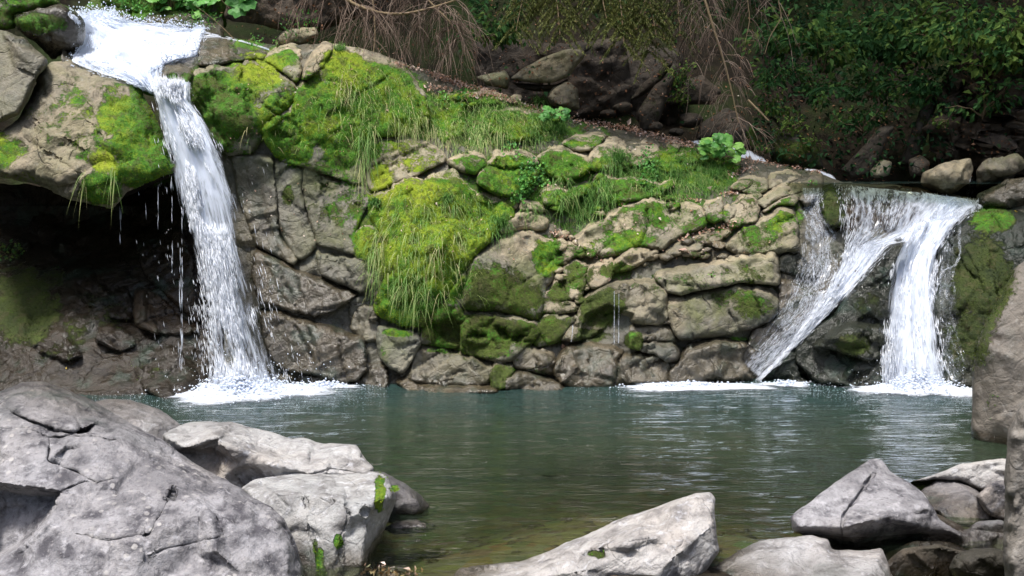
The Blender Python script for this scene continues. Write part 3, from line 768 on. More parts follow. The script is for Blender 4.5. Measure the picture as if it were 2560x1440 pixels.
blocks = [
 # polygon, offset, dict
 ('W1',[(740,215),(800,150),(835,112),(880,118),(950,140),(1010,160),(1060,230),(1070,300),(1010,335),(930,340),(900,460),(790,425),(700,400),(670,330),(690,290),(735,260)],-.03,dict(T=.14,facet=.10,rough=.06)),
 ('W2',[(575,380),(610,378),(680,385),(690,470),(687,520),(700,575),(745,640),(735,660),(700,640),(640,610),(600,500)],.0,dict(T=.08)),
 ('W3',[(687,385),(760,410),(752,480),(790,600),(790,618),(752,648),(735,640),(700,570),(690,470)],.03,dict(T=.08)),
 ('W4',[(757,400),(800,420),(900,450),(930,480),(912,520),(885,580),(895,640),(880,632),(800,612),(792,600),(760,490)],.0,dict(T=.10)),
 ('W5',[(925,345),(980,333),(1060,345),(1110,370),(1115,400),(1050,430),(990,460),(930,475),(912,430)],.06,dict(T=.05,pool=(0,0,.8,.5),facet=.02)),  # pale tan here holds a sun dapple in the colour
 ('W6',[(638,608),(661,624),(739,663),(801,686),(836,702),(898,729),(867,752),(825,776),(786,791),(720,772),(692,760),(646,752),(630,675)],-.02,dict(T=.10,pool=(0,1,.1,.4))),
 ('W7',[(646,760),(700,768),(739,791),(786,807),(836,818),(910,846),(920,920),(895,945),(860,955),(797,935),(720,926),(688,912),(661,850)],-.02,dict(T=.12,pool=(0,1,.2,.4))),
 ('W8',[(792,612),(900,636),(945,700),(905,730),(852,706),(801,686),(795,640)],-.02,dict(T=.08,pool=(0,.5,.1,.4))),
 ('W9',[(870,811),(889,764),(913,750),(944,760),(950,853),(913,853)],.05,dict(T=.10,pool=(0,.5,.1,.4))),
 ('D1',[(862,962),(897,927),(944,904),(967,908),(970,960),(956,975)],-.05,dict(T=.10,pool=(0,1,0,.4))),
 ('D2',[(745,925),(800,935),(850,955),(860,975),(790,978),(740,960)],-.02,dict(T=.08,pool=(0,1,0,.4))),
 ('C1',[(942,814),(956,799),(1049,826),(1053,853),(1033,892),(1006,935),(975,919),(952,892),(943,853)],-.14,dict(T=.12,bev=14,pool=(0,0,0,.5),facet=.02,dents=[([(940,795),(1055,795),(1055,834),(1000,822),(940,812)],.10,4)])),
 ('C2',[(1006,939),(1033,892),(1041,861),(1072,859),(1150,873),(1189,892),(1239,904),(1228,947),(1208,966),(1092,966),(1041,955)],-.10,dict(T=.12,pool=(0,.6,.5,.4))),
 ('C3',[(987,950),(1006,942),(1092,960),(1212,962),(1250,975),(1111,992),(1033,988)],-.22,dict(T=.14,bev=12,pool=(0,.8,.6,.4),tilt=(0,-.006))),
 ('C4',[(1154,776),(1228,776),(1306,791),(1344,799),(1352,830),(1333,853),(1278,900),(1228,898),(1152,881)],-.10,dict(T=.12,bev=14,dents=[([(1168,842),(1185,828),(1215,838),(1212,848)],.16,5),([(1238,815),(1262,822),(1275,842),(1262,850),(1245,835)],.2,5),([(1275,845),(1300,832),(1315,838),(1290,856)],.2,5)])),
 ('C5',[(1053,830),(1064,791),(1096,752),(1131,713),(1150,678),(1169,676),(1156,729),(1154,768),(1154,857),(1142,869),(1072,858),(1049,853)],-.08,dict(T=.10,dents=[([(1075,808),(1120,800),(1152,806),(1152,862),(1125,850),(1085,830)],.16,6)])),
 ('C6',[(1152,768),(1152,721),(1169,678),(1189,628),(1228,604),(1286,573),(1329,567),(1356,581),(1395,601),(1405,636),(1403,674),(1364,717),(1360,772),(1344,799),(1306,791),(1228,774),(1169,774)],-.10,dict(T=.26,bev=60,facet=.03,dents=[([(1300,590),(1328,590),(1330,622),(1308,625)],.06,8)])),
 ('C7',[(1262,558),(1294,534),(1325,523),(1356,531),(1368,550),(1364,569),(1344,573),(1321,567),(1278,575),(1250,580)],-.06,dict(T=.12,pool=(0,0,.9,.5))),
 ('C8',[(915,480),(990,458),(1060,438),(1130,425),(1190,470),(1280,500),(1290,530),(1240,580),(1180,640),(1150,690),(1100,750),(1058,812),(1010,812),(950,792),(936,770),(965,700),(960,600),(925,545)],-.12,dict(T=.20,bev=40,facet=.12,rough=.10,pool=(.8,0,.2,.66))),
 ('C8b',[(885,575),(915,550),(945,570),(965,640),(962,695),(945,705),(905,670),(890,640)],-.08,dict(T=.14)),
 ('C9',[(1348,776),(1360,721),(1395,678),(1407,674),(1414,729),(1438,752),(1442,776),(1383,783)],-.04,dict(T=.09,pool=(0,0,.8,.5))),
 ('C10',[(1333,857),(1344,803),(1364,783),(1438,776),(1458,774),(1422,818),(1391,853),(1344,869)],-.08,dict(T=.10)),
 ('C11',[(1442,787),(1461,737),(1496,709),(1539,704),(1597,698),(1640,698),(1667,729),(1667,768),(1675,803),(1648,811),(1578,803),(1540,800),(1500,830),(1470,845),(1422,849),(1403,830)],-.16,dict(T=.20,bev=34,pool=(0,.3,.6,.4),dents=[([(1470,790),(1520,765),(1580,790),(1570,860),(1450,860)],.22,8)])),
 ('C12',[(1379,927),(1395,884),(1430,859),(1480,855),(1539,857),(1570,869),(1560,873),(1550,884),(1531,972),(1461,974),(1403,962)],-.16,dict(T=.16,pool=(0,.9,.5,.4))),
 ('C13',[(1529,972),(1554,881),(1601,873),(1650,873),(1693,877),(1669,958),(1617,970)],-.12,dict(T=.14,pool=(0,.9,.4,.4))),
 ('C14',[(1601,853),(1636,847),(1679,855),(1700,877),(1693,900),(1667,905),(1640,882),(1601,875)],-.10,dict(T=.10,bev=14,pool=(0,.6,.1,.4))),
 ('C15',[(1576,807),(1648,812),(1675,812),(1691,853),(1636,850),(1605,852),(1574,834)],-.02,dict(T=.08,bev=14,pool=(0,.8,.3,.4))),
 ('C15b',[(1574,832),(1600,836),(1606,860),(1598,874),(1575,868)],-.14,dict(T=.07,bev=9,sp=4,pool=(1,0,0,.4))),
 ('C16',[(1228,912),(1239,904),(1278,908),(1284,919),(1269,970),(1230,970)],-.18,dict(T=.12,bev=14,pool=(.7,.2,0,.4))),
 ('C17',[(1263,941),(1298,927),(1352,939),(1376,947),(1425,974),(1383,984),(1262,984)],-.22,dict(T=.14,bev=16,pool=(0,.6,.2,.4))),
 ('C18',[(1284,869),(1317,849),(1344,869),(1383,877),(1393,908),(1378,935),(1306,922),(1284,918)],-.08,dict(T=.12,pool=(.4,.5,.3,.35))),
 ('B1',[(1636,684),(1660,673),(1769,658),(1847,634),(1940,629),(1948,681),(1948,710),(1847,702),(1815,710),(1699,735),(1660,728),(1645,705)],-.14,dict(T=.14,bev=16,pool=(.1,0,.3,.4))),
 ('B2',[(1664,741),(1815,714),(1847,706),(1901,714),(1948,730),(1948,771),(1932,798),(1878,821),(1777,841),(1699,848),(1683,825),(1672,782)],-.12,dict(T=.16,bev=18,pool=(.15,0,.2,.4),facet=.03)),
 ('B3',[(1808,611),(1862,557),(1909,526),(1948,508),(1983,512),(1994,537),(1998,572),(1998,623),(1971,627),(1940,631),(1847,634),(1827,623)],-.12,dict(T=.18,bev=36,pool=(.1,0,.5,.45),facet=.03)),
 ('B4',[(1948,633),(1998,627),(2041,658),(2049,697),(2030,701),(1950,679)],-.02,dict(T=.10,pool=(0,1,0,.3))),
 ('B5',[(1948,685),(2049,705),(2090,652),(2100,640),(2092,751),(2068,778),(1991,852),(1893,950),(1847,903),(1878,823),(1948,773)],-.05,dict(T=.06,bev=12,pool=(0,1,0,.3),facet=.015,rough=.015,thick=.9)),
 ('B6',[(1689,895),(1726,854),(1816,843),(1874,852),(1852,899),(1890,945),(1816,955),(1679,960),(1668,920)],-.12,dict(T=.12,pool=(.1,.9,.3,.3))),
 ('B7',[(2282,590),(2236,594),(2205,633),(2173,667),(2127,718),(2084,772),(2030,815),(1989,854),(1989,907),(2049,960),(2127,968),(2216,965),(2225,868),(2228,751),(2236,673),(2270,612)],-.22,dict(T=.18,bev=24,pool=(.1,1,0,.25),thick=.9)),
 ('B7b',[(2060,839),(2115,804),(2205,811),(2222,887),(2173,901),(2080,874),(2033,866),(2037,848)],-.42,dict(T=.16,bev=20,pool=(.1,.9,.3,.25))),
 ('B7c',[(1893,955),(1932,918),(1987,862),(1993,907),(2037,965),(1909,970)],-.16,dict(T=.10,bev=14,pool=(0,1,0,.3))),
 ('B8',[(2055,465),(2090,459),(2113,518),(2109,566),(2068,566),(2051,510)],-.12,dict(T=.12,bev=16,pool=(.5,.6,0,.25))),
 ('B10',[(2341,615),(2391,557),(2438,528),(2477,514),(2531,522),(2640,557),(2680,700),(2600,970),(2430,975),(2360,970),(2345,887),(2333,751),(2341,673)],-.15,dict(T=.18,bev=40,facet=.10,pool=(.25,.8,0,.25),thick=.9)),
 ('F1',[(1893,491),(1956,458),(2002,448),(2010,472),(1948,496),(1909,518),(1893,508)],-.10,dict(T=.12,bev=14,pool=(.3,0,.5,.45))),
 ('F2',[(1905,531),(1948,500),(1979,484),(1997,494),(1987,512),(1944,508)],-.10,dict(T=.10,bev=12,pool=(.3,0,.6,.45))),
 ('F3',[(1845,452),(1878,438),(1917,444),(1919,471),(1893,489),(1855,478)],-.06,dict(T=.12,bev=14,pool=(.3,0,.5,.45))),
 ('F3b',[(1925,432),(1975,428),(2005,440),(1950,458),(1922,470)],-.04,dict(T=.10,bev=12,pool=(.2,0,.5,.45))),
 ('F4',[(2004,448),(2033,428),(2056,440),(2051,479),(2018,512),(2000,498)],-.14,dict(T=.14,bev=14,pool=(.1,.4,.2,.4))),
 ('F5',[(1851,483),(1882,475),(1899,510),(1889,553),(1862,557),(1827,570),(1825,518)],-.10,dict(T=.12,bev=14,pool=(.2,0,.7,.45))),
 ('F6',[(1763,498),(1804,487),(1810,549),(1777,555),(1757,530)],-.08,dict(T=.12,bev=14,pool=(.3,0,.5,.45))),
 ('F7',[(1810,516),(1849,504),(1825,559),(1812,555)],-.06,dict(T=.08,bev=10,pool=(.2,0,.5,.45))),
 ('F8',[(1700,590),(1760,575),(1830,572),(1800,605),(1740,625),(1680,640),(1660,628)],-.05,dict(T=.10,bev=12,pool=(.1,.5,.6,.4))),
 ('U1',[(1425,600),(1490,548),(1545,510),(1610,490),(1680,490),(1758,506),(1764,535),(1765,565),(1700,592),(1655,622),(1600,615),(1540,640),(1490,640),(1440,620)],-.08,dict(T=.18,bev=24,pool=(.2,0,.5,.5),cracks=[([(1618,492),(1622,560),(1600,612)],4,.07)])),
 ('U2',[(1537,649),(1578,620),(1617,610),(1630,640),(1578,669),(1547,676),(1513,680)],-.12,dict(T=.12,bev=14,pool=(0,0,1,.4))),
 ('U3',[(1476,662),(1528,642),(1536,676),(1518,706),(1480,720),(1468,692)],-.12,dict(T=.10,bev=12,pool=(0,0,1,.4))),
 ('U4',[(1407,663),(1438,636),(1467,643),(1475,659),(1461,713),(1449,752),(1418,737)],-.04,dict(T=.10,bev=14,pool=(.2,.2,.5,.35))),
 ('U4b',[(1402,612),(1432,596),(1462,612),(1462,636),(1436,640),(1405,655)],-.06,dict(T=.10,bev=12,pool=(0,0,1,.4))),
 ('U5',[(1120,404),(1150,383),(1185,375),(1208,389),(1218,416),(1189,433),(1150,424)],-.10,dict(T=.14,bev=20,pool=(.4,0,.6,.5))),
 ('U6',[(1197,426),(1228,397),(1236,373),(1298,367),(1329,377),(1350,404),(1346,439),(1292,496),(1228,480),(1190,457)],-.16,dict(T=.18,bev=26,pool=(.3,0,.6,.5),cracks=[([(1200,412),(1260,424),(1345,420)],5,.08)])),
 ('U7',[(1190,482),(1228,484),(1290,492),(1292,520),(1235,505),(1185,500)],-.05,dict(T=.08,bev=10,pool=(0,0,.9,.5))),
 ('U8',[(1341,383),(1376,358),(1411,354),(1477,389),(1485,412),(1453,441),(1399,457),(1364,428)],-.10,dict(T=.16,bev=22,pool=(.7,0,.3,.5))),
 ('U9',[(1407,358),(1438,338),(1496,331),(1514,342),(1477,375),(1438,375)],-.08,dict(T=.10,bev=14,pool=(0,0,.8,.5))),
 ('U10',[(1469,395),(1488,366),(1520,346),(1551,346),(1570,366),(1576,412),(1520,422),(1485,426)],-.12,dict(T=.14,bev=18,pool=(.2,0,.7,.5))),
 ('U11',[(1574,370),(1610,355),(1645,362),(1640,400),(1601,414),(1578,412)],-.04,dict(T=.08,bev=12,pool=(0,0,1,.5))),
 ('U11b',[(1640,372),(1690,362),(1750,380),(1740,420),(1680,430),(1636,412)],-.06,dict(T=.12,bev=18,pool=(.6,0,.3,.6))),
 ('U12',[(1479,445),(1500,420),(1523,439),(1541,443),(1523,508),(1498,486)],-.10,dict(T=.10,bev=12,pool=(.1,0,.8,.5))),
 ('U13',[(1529,447),(1578,443),(1650,459),(1658,486),(1578,500),(1529,504)],-.10,dict(T=.12,bev=16,pool=(.6,0,.3,.5))),
 ('U14',[(1350,470),(1395,462),(1420,480),(1408,515),(1360,512)],-.08,dict(T=.10,bev=14,pool=(.5,0,.5,.5))),
 ('U15',[(1400,480),(1470,452),(1480,470),(1430,500),(1402,506)],-.06,dict(T=.08,bev=10,pool=(0,0,.9,.5))),
 ('U16',[(1300,500),(1345,508),(1362,528),(1330,522),(1300,525)],-.04,dict(T=.08,bev=10,pool=(.2,0,.7,.5))),
 ('R1',[(1160,235),(1215,228),(1270,240),(1255,262),(1180,260)],-.08,dict(T=.10,bev=12,pool=(0,0,.8,.5))),
 ('R2',[(1060,232),(1120,225),(1165,240),(1160,330),(1110,355),(1070,320)],-.02,dict(T=.12,bev=20,pool=(.8,0,.2,.6))),
 ('R3',[(1230,262),(1300,265),(1360,285),(1350,340),(1280,352),(1225,330)],-.05,dict(T=.12,bev=20,pool=(.7,0,.2,.6))),
 ('M1',[(397,220),(401,167),(420,147),(455,159),(482,179),(480,194),(470,202),(465,247),(428,247),(404,235)],-.22,dict(T=.12,bev=14,pool=(.1,.8,.5,.4))),
 ('M2',[(488,97),(505,86),(560,95),(620,110),(672,128),(660,146),(600,146),(560,157),(495,162),(507,147),(490,127)],-.08,dict(T=.10,bev=14,pool=(0,.9,.6,.4))),
 ('M3',[(492,167),(560,150),(607,144),(638,144),(720,187),(747,214),(739,249),(720,272),(677,296),(661,342),(625,381),(570,385),(506,323),(467,275),(457,249),(461,197)],-.12,dict(T=.16,bev=30,facet=.07,pool=(.5,.2,.1,.6),cracks=[([(640,146),(690,230),(735,265)],4,.05)])),
 ('M4',[(653,144),(684,121),(731,109),(755,121),(753,171),(741,204),(716,183)],-.10,dict(T=.14,bev=20,pool=(.4,0,.1,.5))),
 ('M5',[(758,198),(762,163),(782,132),(809,105),(829,113),(825,128),(809,163),(778,189)],-.26,dict(T=.08,bev=8,sp=4.5,facet=.01,rough=.012,pool=(0,0,1,.5))),
 ('M6',[(655,296),(690,288),(742,300),(752,345),(735,392),(690,392),(662,350)],-.08,dict(T=.10,bev=18,pool=(.9,0,.1,.65))),
 ('N1',[(340,720),(372,716),(400,730),(442,772),(500,810),(500,828),(470,838),(400,835),(345,812),(335,780)],-.10,dict(T=.12,bev=16,pool=(0,.5,.8,.4),cracks=[([(345,812),(400,790),(442,775)],4,.05)])),
 ('N2',[(352,600),(380,570),(450,560),(480,640),(490,740),(500,805),(450,770),(405,725),(365,690),(348,640)],-.12,dict(T=.14,bev=24,pool=(0,.9,.3,.4))),
 ('N3',[(60,840),(120,805),(180,840),(215,890),(160,900),(90,880)],-.06,dict(T=.12,bev=20,pool=(0,1,.3,.4))),
 ('N4',[(210,640),(300,690),(335,740),(330,800),(260,790),(190,730),(150,680)],-.02,dict(T=.14,bev=26,pool=(0,1,.2,.4))),
 ('N5',[(250,800),(330,820),(350,860),(300,880),(240,850)],-.06,dict(T=.12,bev=20,pool=(0,1,.2,.4))),
 ('N6',[(360,850),(440,860),(490,900),(500,985),(420,1010),(350,960),(320,890)],-.04,dict(T=.12,bev=26,pool=(0,1,.0,.4))),
]
caveroot = empty('cave_wall', P(200, 980, 12.2), kind='structure')
bedrock('bedrock', [(-120,460),(60,460),(300,500),(430,440),(520,420),(560,600),(560,1010),(480,1050),(-120,1080)], 0.05, caveroot, (.1,.9,.4,.3), sp=8, mat='back')  # dark brown wet stone, with the undercut's shade also in its tone
for key, poly, off, kw in blocks:
    par = caveroot if key[0] == 'N' else cliff
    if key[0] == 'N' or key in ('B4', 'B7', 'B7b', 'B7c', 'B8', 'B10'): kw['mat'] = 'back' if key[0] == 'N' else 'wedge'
    if key[0] == 'W': kw['T'] = .05; kw.setdefault('facet', .03); kw['rough'] = .02; kw['bev'] = 10; off -= .05
    rock('rock', poly, off=off, parent=par, **kw)
# broken chips wedged between the blocks
rr = np.random.default_rng(3)
for (x0, y0, x1, y1, n, r0, r1, pl) in [(1395,585,1480,720,34,8,19,(0,0,1,.4)),(1490,520,1620,600,26,9,20,(0,0,1,.4)),(1400,740,1450,860,10,8,16,(.3,.3,.6,.4)),(1480,610,1640,670,16,8,18,(0,.1,1,.4)),(1560,350,1760,400,14,9,20,(.2,0,.6,.5)),(1820,430,2000,560,16,9,22,(.2,0,.6,.45)),
        (1650,600,1880,650,20,8,18,(0,.8,.5,.4)),(1380,400,1680,520,22,8,20,(.3,0,.7,.5)),(1180,840,1420,960,18,9,20,(.2,.6,.3,.4)),(660,900,960,970,22,9,24,(0,1,.2,.4)),(900,690,960,900,10,9,20,(.1,.6,.3,.4)),(1060,230,1420,300,14,8,18,(.1,0,.7,.5)),(1580,800,1900,960,14,9,20,(0,.9,.3,.4))]:
    for _ in range(n):
        x, y, r = rr.uniform(x0, x1), rr.uniform(y0, y1), rr.uniform(r0, r1)
        k = rr.integers(5, 8); a0 = rr.uniform(0, 6.3); sl = rr.uniform(-.5, .2)
        poly = []
        for q in range(k):
            t = a0 + 2 * math.pi * (q + rr.uniform(-.2, .2)) / k; u_, v_ = r * math.cos(t) * rr.uniform(1.0, 1.5), r * .7 * math.sin(t) * rr.uniform(.8, 1.15)
            poly.append((x + u_ * math.cos(sl) - v_ * math.sin(sl), y + u_ * math.sin(sl) + v_ * math.cos(sl)))
        if rr.random() < .25: continue
        rock('rock', poly, off=rr.uniform(-.10, -.02), T=.05, bev=5, sp=4.5, wob=1.5, wear=0, rough=.012, thick=.2, parent=cliff, pool=pl, facet=.05)
# rock bench under the upper cascade
casc = empty('stream_bed', P(300, 250, 13), kind='structure')
rock('bedrock', [(170,60),(240,-10),(560,40),(560,110),(510,150),(500,200),(440,260),(350,230),(230,190),(150,150)], off=.12, T=.04, thick=1.2, bulge=0, sp=9, pool=(0,1,.2,.3), facet=.08, parent=casc)
rock('bedrock', [(2080,470),(2250,462),(2440,500),(2420,560),(2345,620),(2340,960),(2215,960),(2225,680),(2280,600),(2230,600),(2100,760),(2070,640)], off=.10, T=.03, bev=10, thick=1.0, bulge=0, sp=8, pool=(0,1,.8,.3), facet=.06, mat='back', parent=casc)

# ---- great loose rocks left of the fall (things)
rock('overhanging_rock', [(128,152),(171,146),(202,163),(249,177),(296,198),(335,202),(362,233),(381,272),(401,319),(418,362),(428,397),(446,420),(440,432),(405,440),(385,455),(350,463),(315,478),(296,502),(288,517),(272,525),(218,510),(175,498),(128,478),(78,459),(39,455),(0,447),(-120,440),(-120,330),(5,330),(50,288),(78,233),(97,187)],
     d=11.9, tilt=(0, -.0015), T=.22, bev=40, thick=3.2, bulge=0, sp=6, wob=6, facet=.07, rough=.05, pool=(.15,.1,.7,.55),
     ctrl=[(-120,330,.05),(-120,450,-.1),(128,150,.55),(202,163,.7),(335,202,.5),(150,290,.05),(70,300,.2),(190,288,-.02),(268,358,-.12),(362,300,.15),(418,362,.2),(430,430,.1),(272,525,.05),(218,440,-.15),(93,370,-.08),(0,440,.0),(90,440,-.05),(300,420,-.12),(340,400,.02)],
     cracks=[([(93,370),(150,405),(202,436)],4,.07),([(190,288),(230,310),(268,358)],4,.06),([(152,338),(190,370),(235,385)],3,.05),([(150,180),(210,240),(262,350)],3,.05),([(115,330),(70,290)],3,.05)],
     label='huge moss covered rock overhanging the dark cave left of the tall waterfall', cat='rock')
rock('grey_slab', [(-120,75),(0,72),(40,90),(60,95),(118,150),(120,162),(97,187),(78,233),(50,284),(0,307),(-120,330)], d=12.1, tilt=(0,-.002), T=.12, bev=18, thick=1.0, bulge=0,
     ctrl=[(-120,60,.2),(0,70,.15),(118,150,.1),(50,120,-.05),(40,190,.05),(0,300,.0),(97,187,.05),(-120,330,0)], facet=.02, rough=.03, pool=(0,.45,.3,.5),
     cracks=[([(30,165),(60,180),(95,200)],3,.04)], label='smooth grey slab at the left edge above the overhanging rock', cat='rock')
rock('wet_rock', [(35,40),(100,25),(150,10),(185,25),(210,50),(214,80),(207,112),(180,137),(130,152),(95,112),(60,88),(40,72)], d=12.9, T=.2, bev=30, thick=.8, pool=(.1,1,0,.4), label='dark wet rock beside the top of the left cascade', cat='rock')
rock('mossy_rock', [(-120,-80),(130,-80),(142,-5),(152,12),(100,27),(35,38),(40,72),(0,75),(-120,72)], d=13.1, T=.2, bev=30, thick=.9, pool=(.6,.2,.2,.5), label='mossy rock in the top left corner above the wet one', cat='rock')

# ---- lip of the right fall
rock('boulder', [(2298,459),(2306,432),(2360,404),(2426,395),(2434,420),(2424,455),(2391,482),(2360,492),(2321,474)], d=13.35, T=.26, bev=40, thick=.35, sp=5, facet=.02, rough=.02, pool=(0,.1,1,.5), label='smooth tan boulder sitting on the lip of the right waterfall', cat='boulder')
rock('boulder', [(2444,425),(2461,404),(2543,381),(2574,412),(2527,442),(2477,462),(2440,470)], d=13.6, T=.2, bev=26, thick=.4, sp=5, pool=(0,.2,.5,.5), label='angular brown boulder with flat pale top right of the tan one', cat='boulder')
rock('boulder', [(2440,490),(2516,446),(2620,440),(2640,500),(2535,530),(2447,518)], d=13.1, T=.2, bev=26, thick=.5, sp=6, pool=(0,.9,.1,.5), label='dark wet boulder at the right edge beside the lip', cat='boulder')

rock('boulder', [(2470,800),(2480,765),(2500,742),(2530,732),(2570,740),(2590,800),(2570,840),(2500,835),(2475,825)], d=10.2, T=.2, bev=30, thick=.3, sp=5, pool=(1,0,0,.56), label='rounded bright mossy boulder peeping out behind the tall right edge boulder', cat='boulder')
# ---- rocks in the shaded gully behind the ridge
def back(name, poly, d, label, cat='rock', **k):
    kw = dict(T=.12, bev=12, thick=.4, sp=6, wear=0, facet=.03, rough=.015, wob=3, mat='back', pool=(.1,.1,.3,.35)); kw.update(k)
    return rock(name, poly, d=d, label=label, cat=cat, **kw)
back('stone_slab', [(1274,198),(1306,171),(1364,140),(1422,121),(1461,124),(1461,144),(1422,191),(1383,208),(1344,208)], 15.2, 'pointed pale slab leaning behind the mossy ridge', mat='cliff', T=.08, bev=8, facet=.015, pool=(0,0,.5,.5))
back('stone', [(1278,206),(1344,210),(1390,211),(1424,196),(1400,225),(1350,232),(1300,222)], 15.35, 'shaded underside of the pointed slab built as a dark piece')  # stands for the slab's shaded underside, shade put into the colour
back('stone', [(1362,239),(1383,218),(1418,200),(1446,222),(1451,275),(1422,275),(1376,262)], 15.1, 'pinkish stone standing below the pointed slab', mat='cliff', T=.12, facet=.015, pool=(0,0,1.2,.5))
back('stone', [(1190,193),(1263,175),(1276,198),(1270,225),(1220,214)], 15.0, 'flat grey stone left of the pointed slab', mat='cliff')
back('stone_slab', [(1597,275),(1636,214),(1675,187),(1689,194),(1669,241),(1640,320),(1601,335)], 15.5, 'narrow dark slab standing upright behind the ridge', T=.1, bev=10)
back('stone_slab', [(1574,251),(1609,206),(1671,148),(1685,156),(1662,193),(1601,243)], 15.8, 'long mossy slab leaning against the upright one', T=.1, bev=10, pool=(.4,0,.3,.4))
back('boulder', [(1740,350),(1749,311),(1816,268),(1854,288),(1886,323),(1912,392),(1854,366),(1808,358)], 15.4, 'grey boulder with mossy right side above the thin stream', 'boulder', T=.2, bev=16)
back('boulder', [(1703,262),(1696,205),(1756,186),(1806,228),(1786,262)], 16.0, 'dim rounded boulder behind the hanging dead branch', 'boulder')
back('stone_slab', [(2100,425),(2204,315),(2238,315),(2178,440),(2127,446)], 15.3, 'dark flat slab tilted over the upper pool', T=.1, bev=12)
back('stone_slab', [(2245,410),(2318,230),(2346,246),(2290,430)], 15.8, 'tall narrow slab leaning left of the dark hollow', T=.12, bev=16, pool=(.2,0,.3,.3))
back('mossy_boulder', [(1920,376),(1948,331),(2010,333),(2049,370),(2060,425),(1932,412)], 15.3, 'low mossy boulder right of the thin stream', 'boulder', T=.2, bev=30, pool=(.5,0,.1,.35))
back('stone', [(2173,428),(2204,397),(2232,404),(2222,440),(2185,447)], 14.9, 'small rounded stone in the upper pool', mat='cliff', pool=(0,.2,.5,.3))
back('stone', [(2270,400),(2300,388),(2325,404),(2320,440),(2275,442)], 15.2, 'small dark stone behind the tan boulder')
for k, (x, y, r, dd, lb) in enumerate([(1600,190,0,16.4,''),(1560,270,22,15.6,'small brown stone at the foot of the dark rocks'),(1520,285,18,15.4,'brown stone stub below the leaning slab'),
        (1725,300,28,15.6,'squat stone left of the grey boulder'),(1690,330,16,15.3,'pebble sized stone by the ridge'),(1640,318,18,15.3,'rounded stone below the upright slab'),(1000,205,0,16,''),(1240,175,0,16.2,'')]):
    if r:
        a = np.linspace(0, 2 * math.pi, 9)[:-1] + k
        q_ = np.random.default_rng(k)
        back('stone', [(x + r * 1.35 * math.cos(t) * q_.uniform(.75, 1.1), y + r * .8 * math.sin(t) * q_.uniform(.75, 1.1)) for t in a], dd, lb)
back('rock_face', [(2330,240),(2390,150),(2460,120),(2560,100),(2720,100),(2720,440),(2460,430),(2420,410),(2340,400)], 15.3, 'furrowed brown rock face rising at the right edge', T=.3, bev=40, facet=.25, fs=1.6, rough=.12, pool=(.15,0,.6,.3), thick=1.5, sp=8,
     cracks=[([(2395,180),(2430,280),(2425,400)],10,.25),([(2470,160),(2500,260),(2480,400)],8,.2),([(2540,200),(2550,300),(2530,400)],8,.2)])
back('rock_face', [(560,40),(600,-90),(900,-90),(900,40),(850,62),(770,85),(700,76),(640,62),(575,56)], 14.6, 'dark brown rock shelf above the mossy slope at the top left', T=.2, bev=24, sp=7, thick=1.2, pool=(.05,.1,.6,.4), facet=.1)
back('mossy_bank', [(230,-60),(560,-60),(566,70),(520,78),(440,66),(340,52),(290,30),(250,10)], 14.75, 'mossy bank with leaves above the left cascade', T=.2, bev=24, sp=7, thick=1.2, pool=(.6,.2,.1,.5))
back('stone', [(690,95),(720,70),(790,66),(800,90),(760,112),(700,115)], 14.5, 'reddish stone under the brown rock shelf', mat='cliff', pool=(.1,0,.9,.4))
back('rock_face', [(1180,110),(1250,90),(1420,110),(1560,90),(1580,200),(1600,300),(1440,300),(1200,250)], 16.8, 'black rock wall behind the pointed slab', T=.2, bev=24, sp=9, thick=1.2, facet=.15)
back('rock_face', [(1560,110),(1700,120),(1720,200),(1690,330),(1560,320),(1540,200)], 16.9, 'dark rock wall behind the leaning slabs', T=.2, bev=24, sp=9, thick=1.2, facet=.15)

# ================================================================== foreground boulders
def fore(name, poly, d, label, **k):
    kw = dict(T=.16, bev=34, thick=.9, sp=6, wob=4, bulge=0, facet=.018, fs=3.0, rough=.016, crk=.004, mat='boulder', wear=0, hewn=.028); kw.update(k)
    return rock(name, poly, d=d, label=label, cat='boulder', group='pale boulders round the near shore', **kw)
fore('boulder', [(234,1005),(270,997),(324,999),(355,1010),(404,1026),(431,1046),(456,1066),(470,1120),(360,1180),(230,1120)], 7.9,
     'pale low boulder between the largest boulder and the pool', mat='block', T=.3, bev=60, pool=(0,0,.2,.5), ctrl=[(234,1005,.3),(330,999,.4),(456,1066,.2),(400,1060,.0),(300,1050,.0),(360,1180,-.2),(230,1120,-.1),(470,1120,.1)])
fore('boulder', [(404,1086),(427,1073),(454,1064),(476,1055),(499,1052),(530,1055),(580,1053),(629,1068),(687,1082),(719,1093),(759,1093),(809,1109),(892,1110),(903,1134),(916,1152),(937,1170),(934,1184),(900,1215),(820,1240),(700,1260),(606,1250),(540,1215),(480,1185),(430,1145)], 7.4,
     'long white bleached boulder with brown flank behind the square block', mat='block', T=.12, bev=16,
     ctrl=[(404,1086,.35),(499,1052,.75),(580,1053,.85),(687,1082,.75),(809,1109,.55),(892,1110,.5),(937,1170,.2),(934,1184,.15),(900,1215,.2),(700,1260,.15),(540,1215,.1),(430,1145,.2),
           (460,1120,.12),(545,1092,.1),(548,1110,-.05),(450,1130,.35),(535,1135,.38),(620,1130,.0),(700,1165,-.12),(780,1182,-.1),(820,1168,.02),(600,1160,.02),(560,1190,.1),(680,1220,.1),(860,1185,.0)],
     pool=(0,0,.15,.5), cracks=[([(450,1133),(500,1118),(545,1100),(562,1092)],4,.05),([(700,1180),(780,1186),(830,1172),(900,1182)],4,.05)])
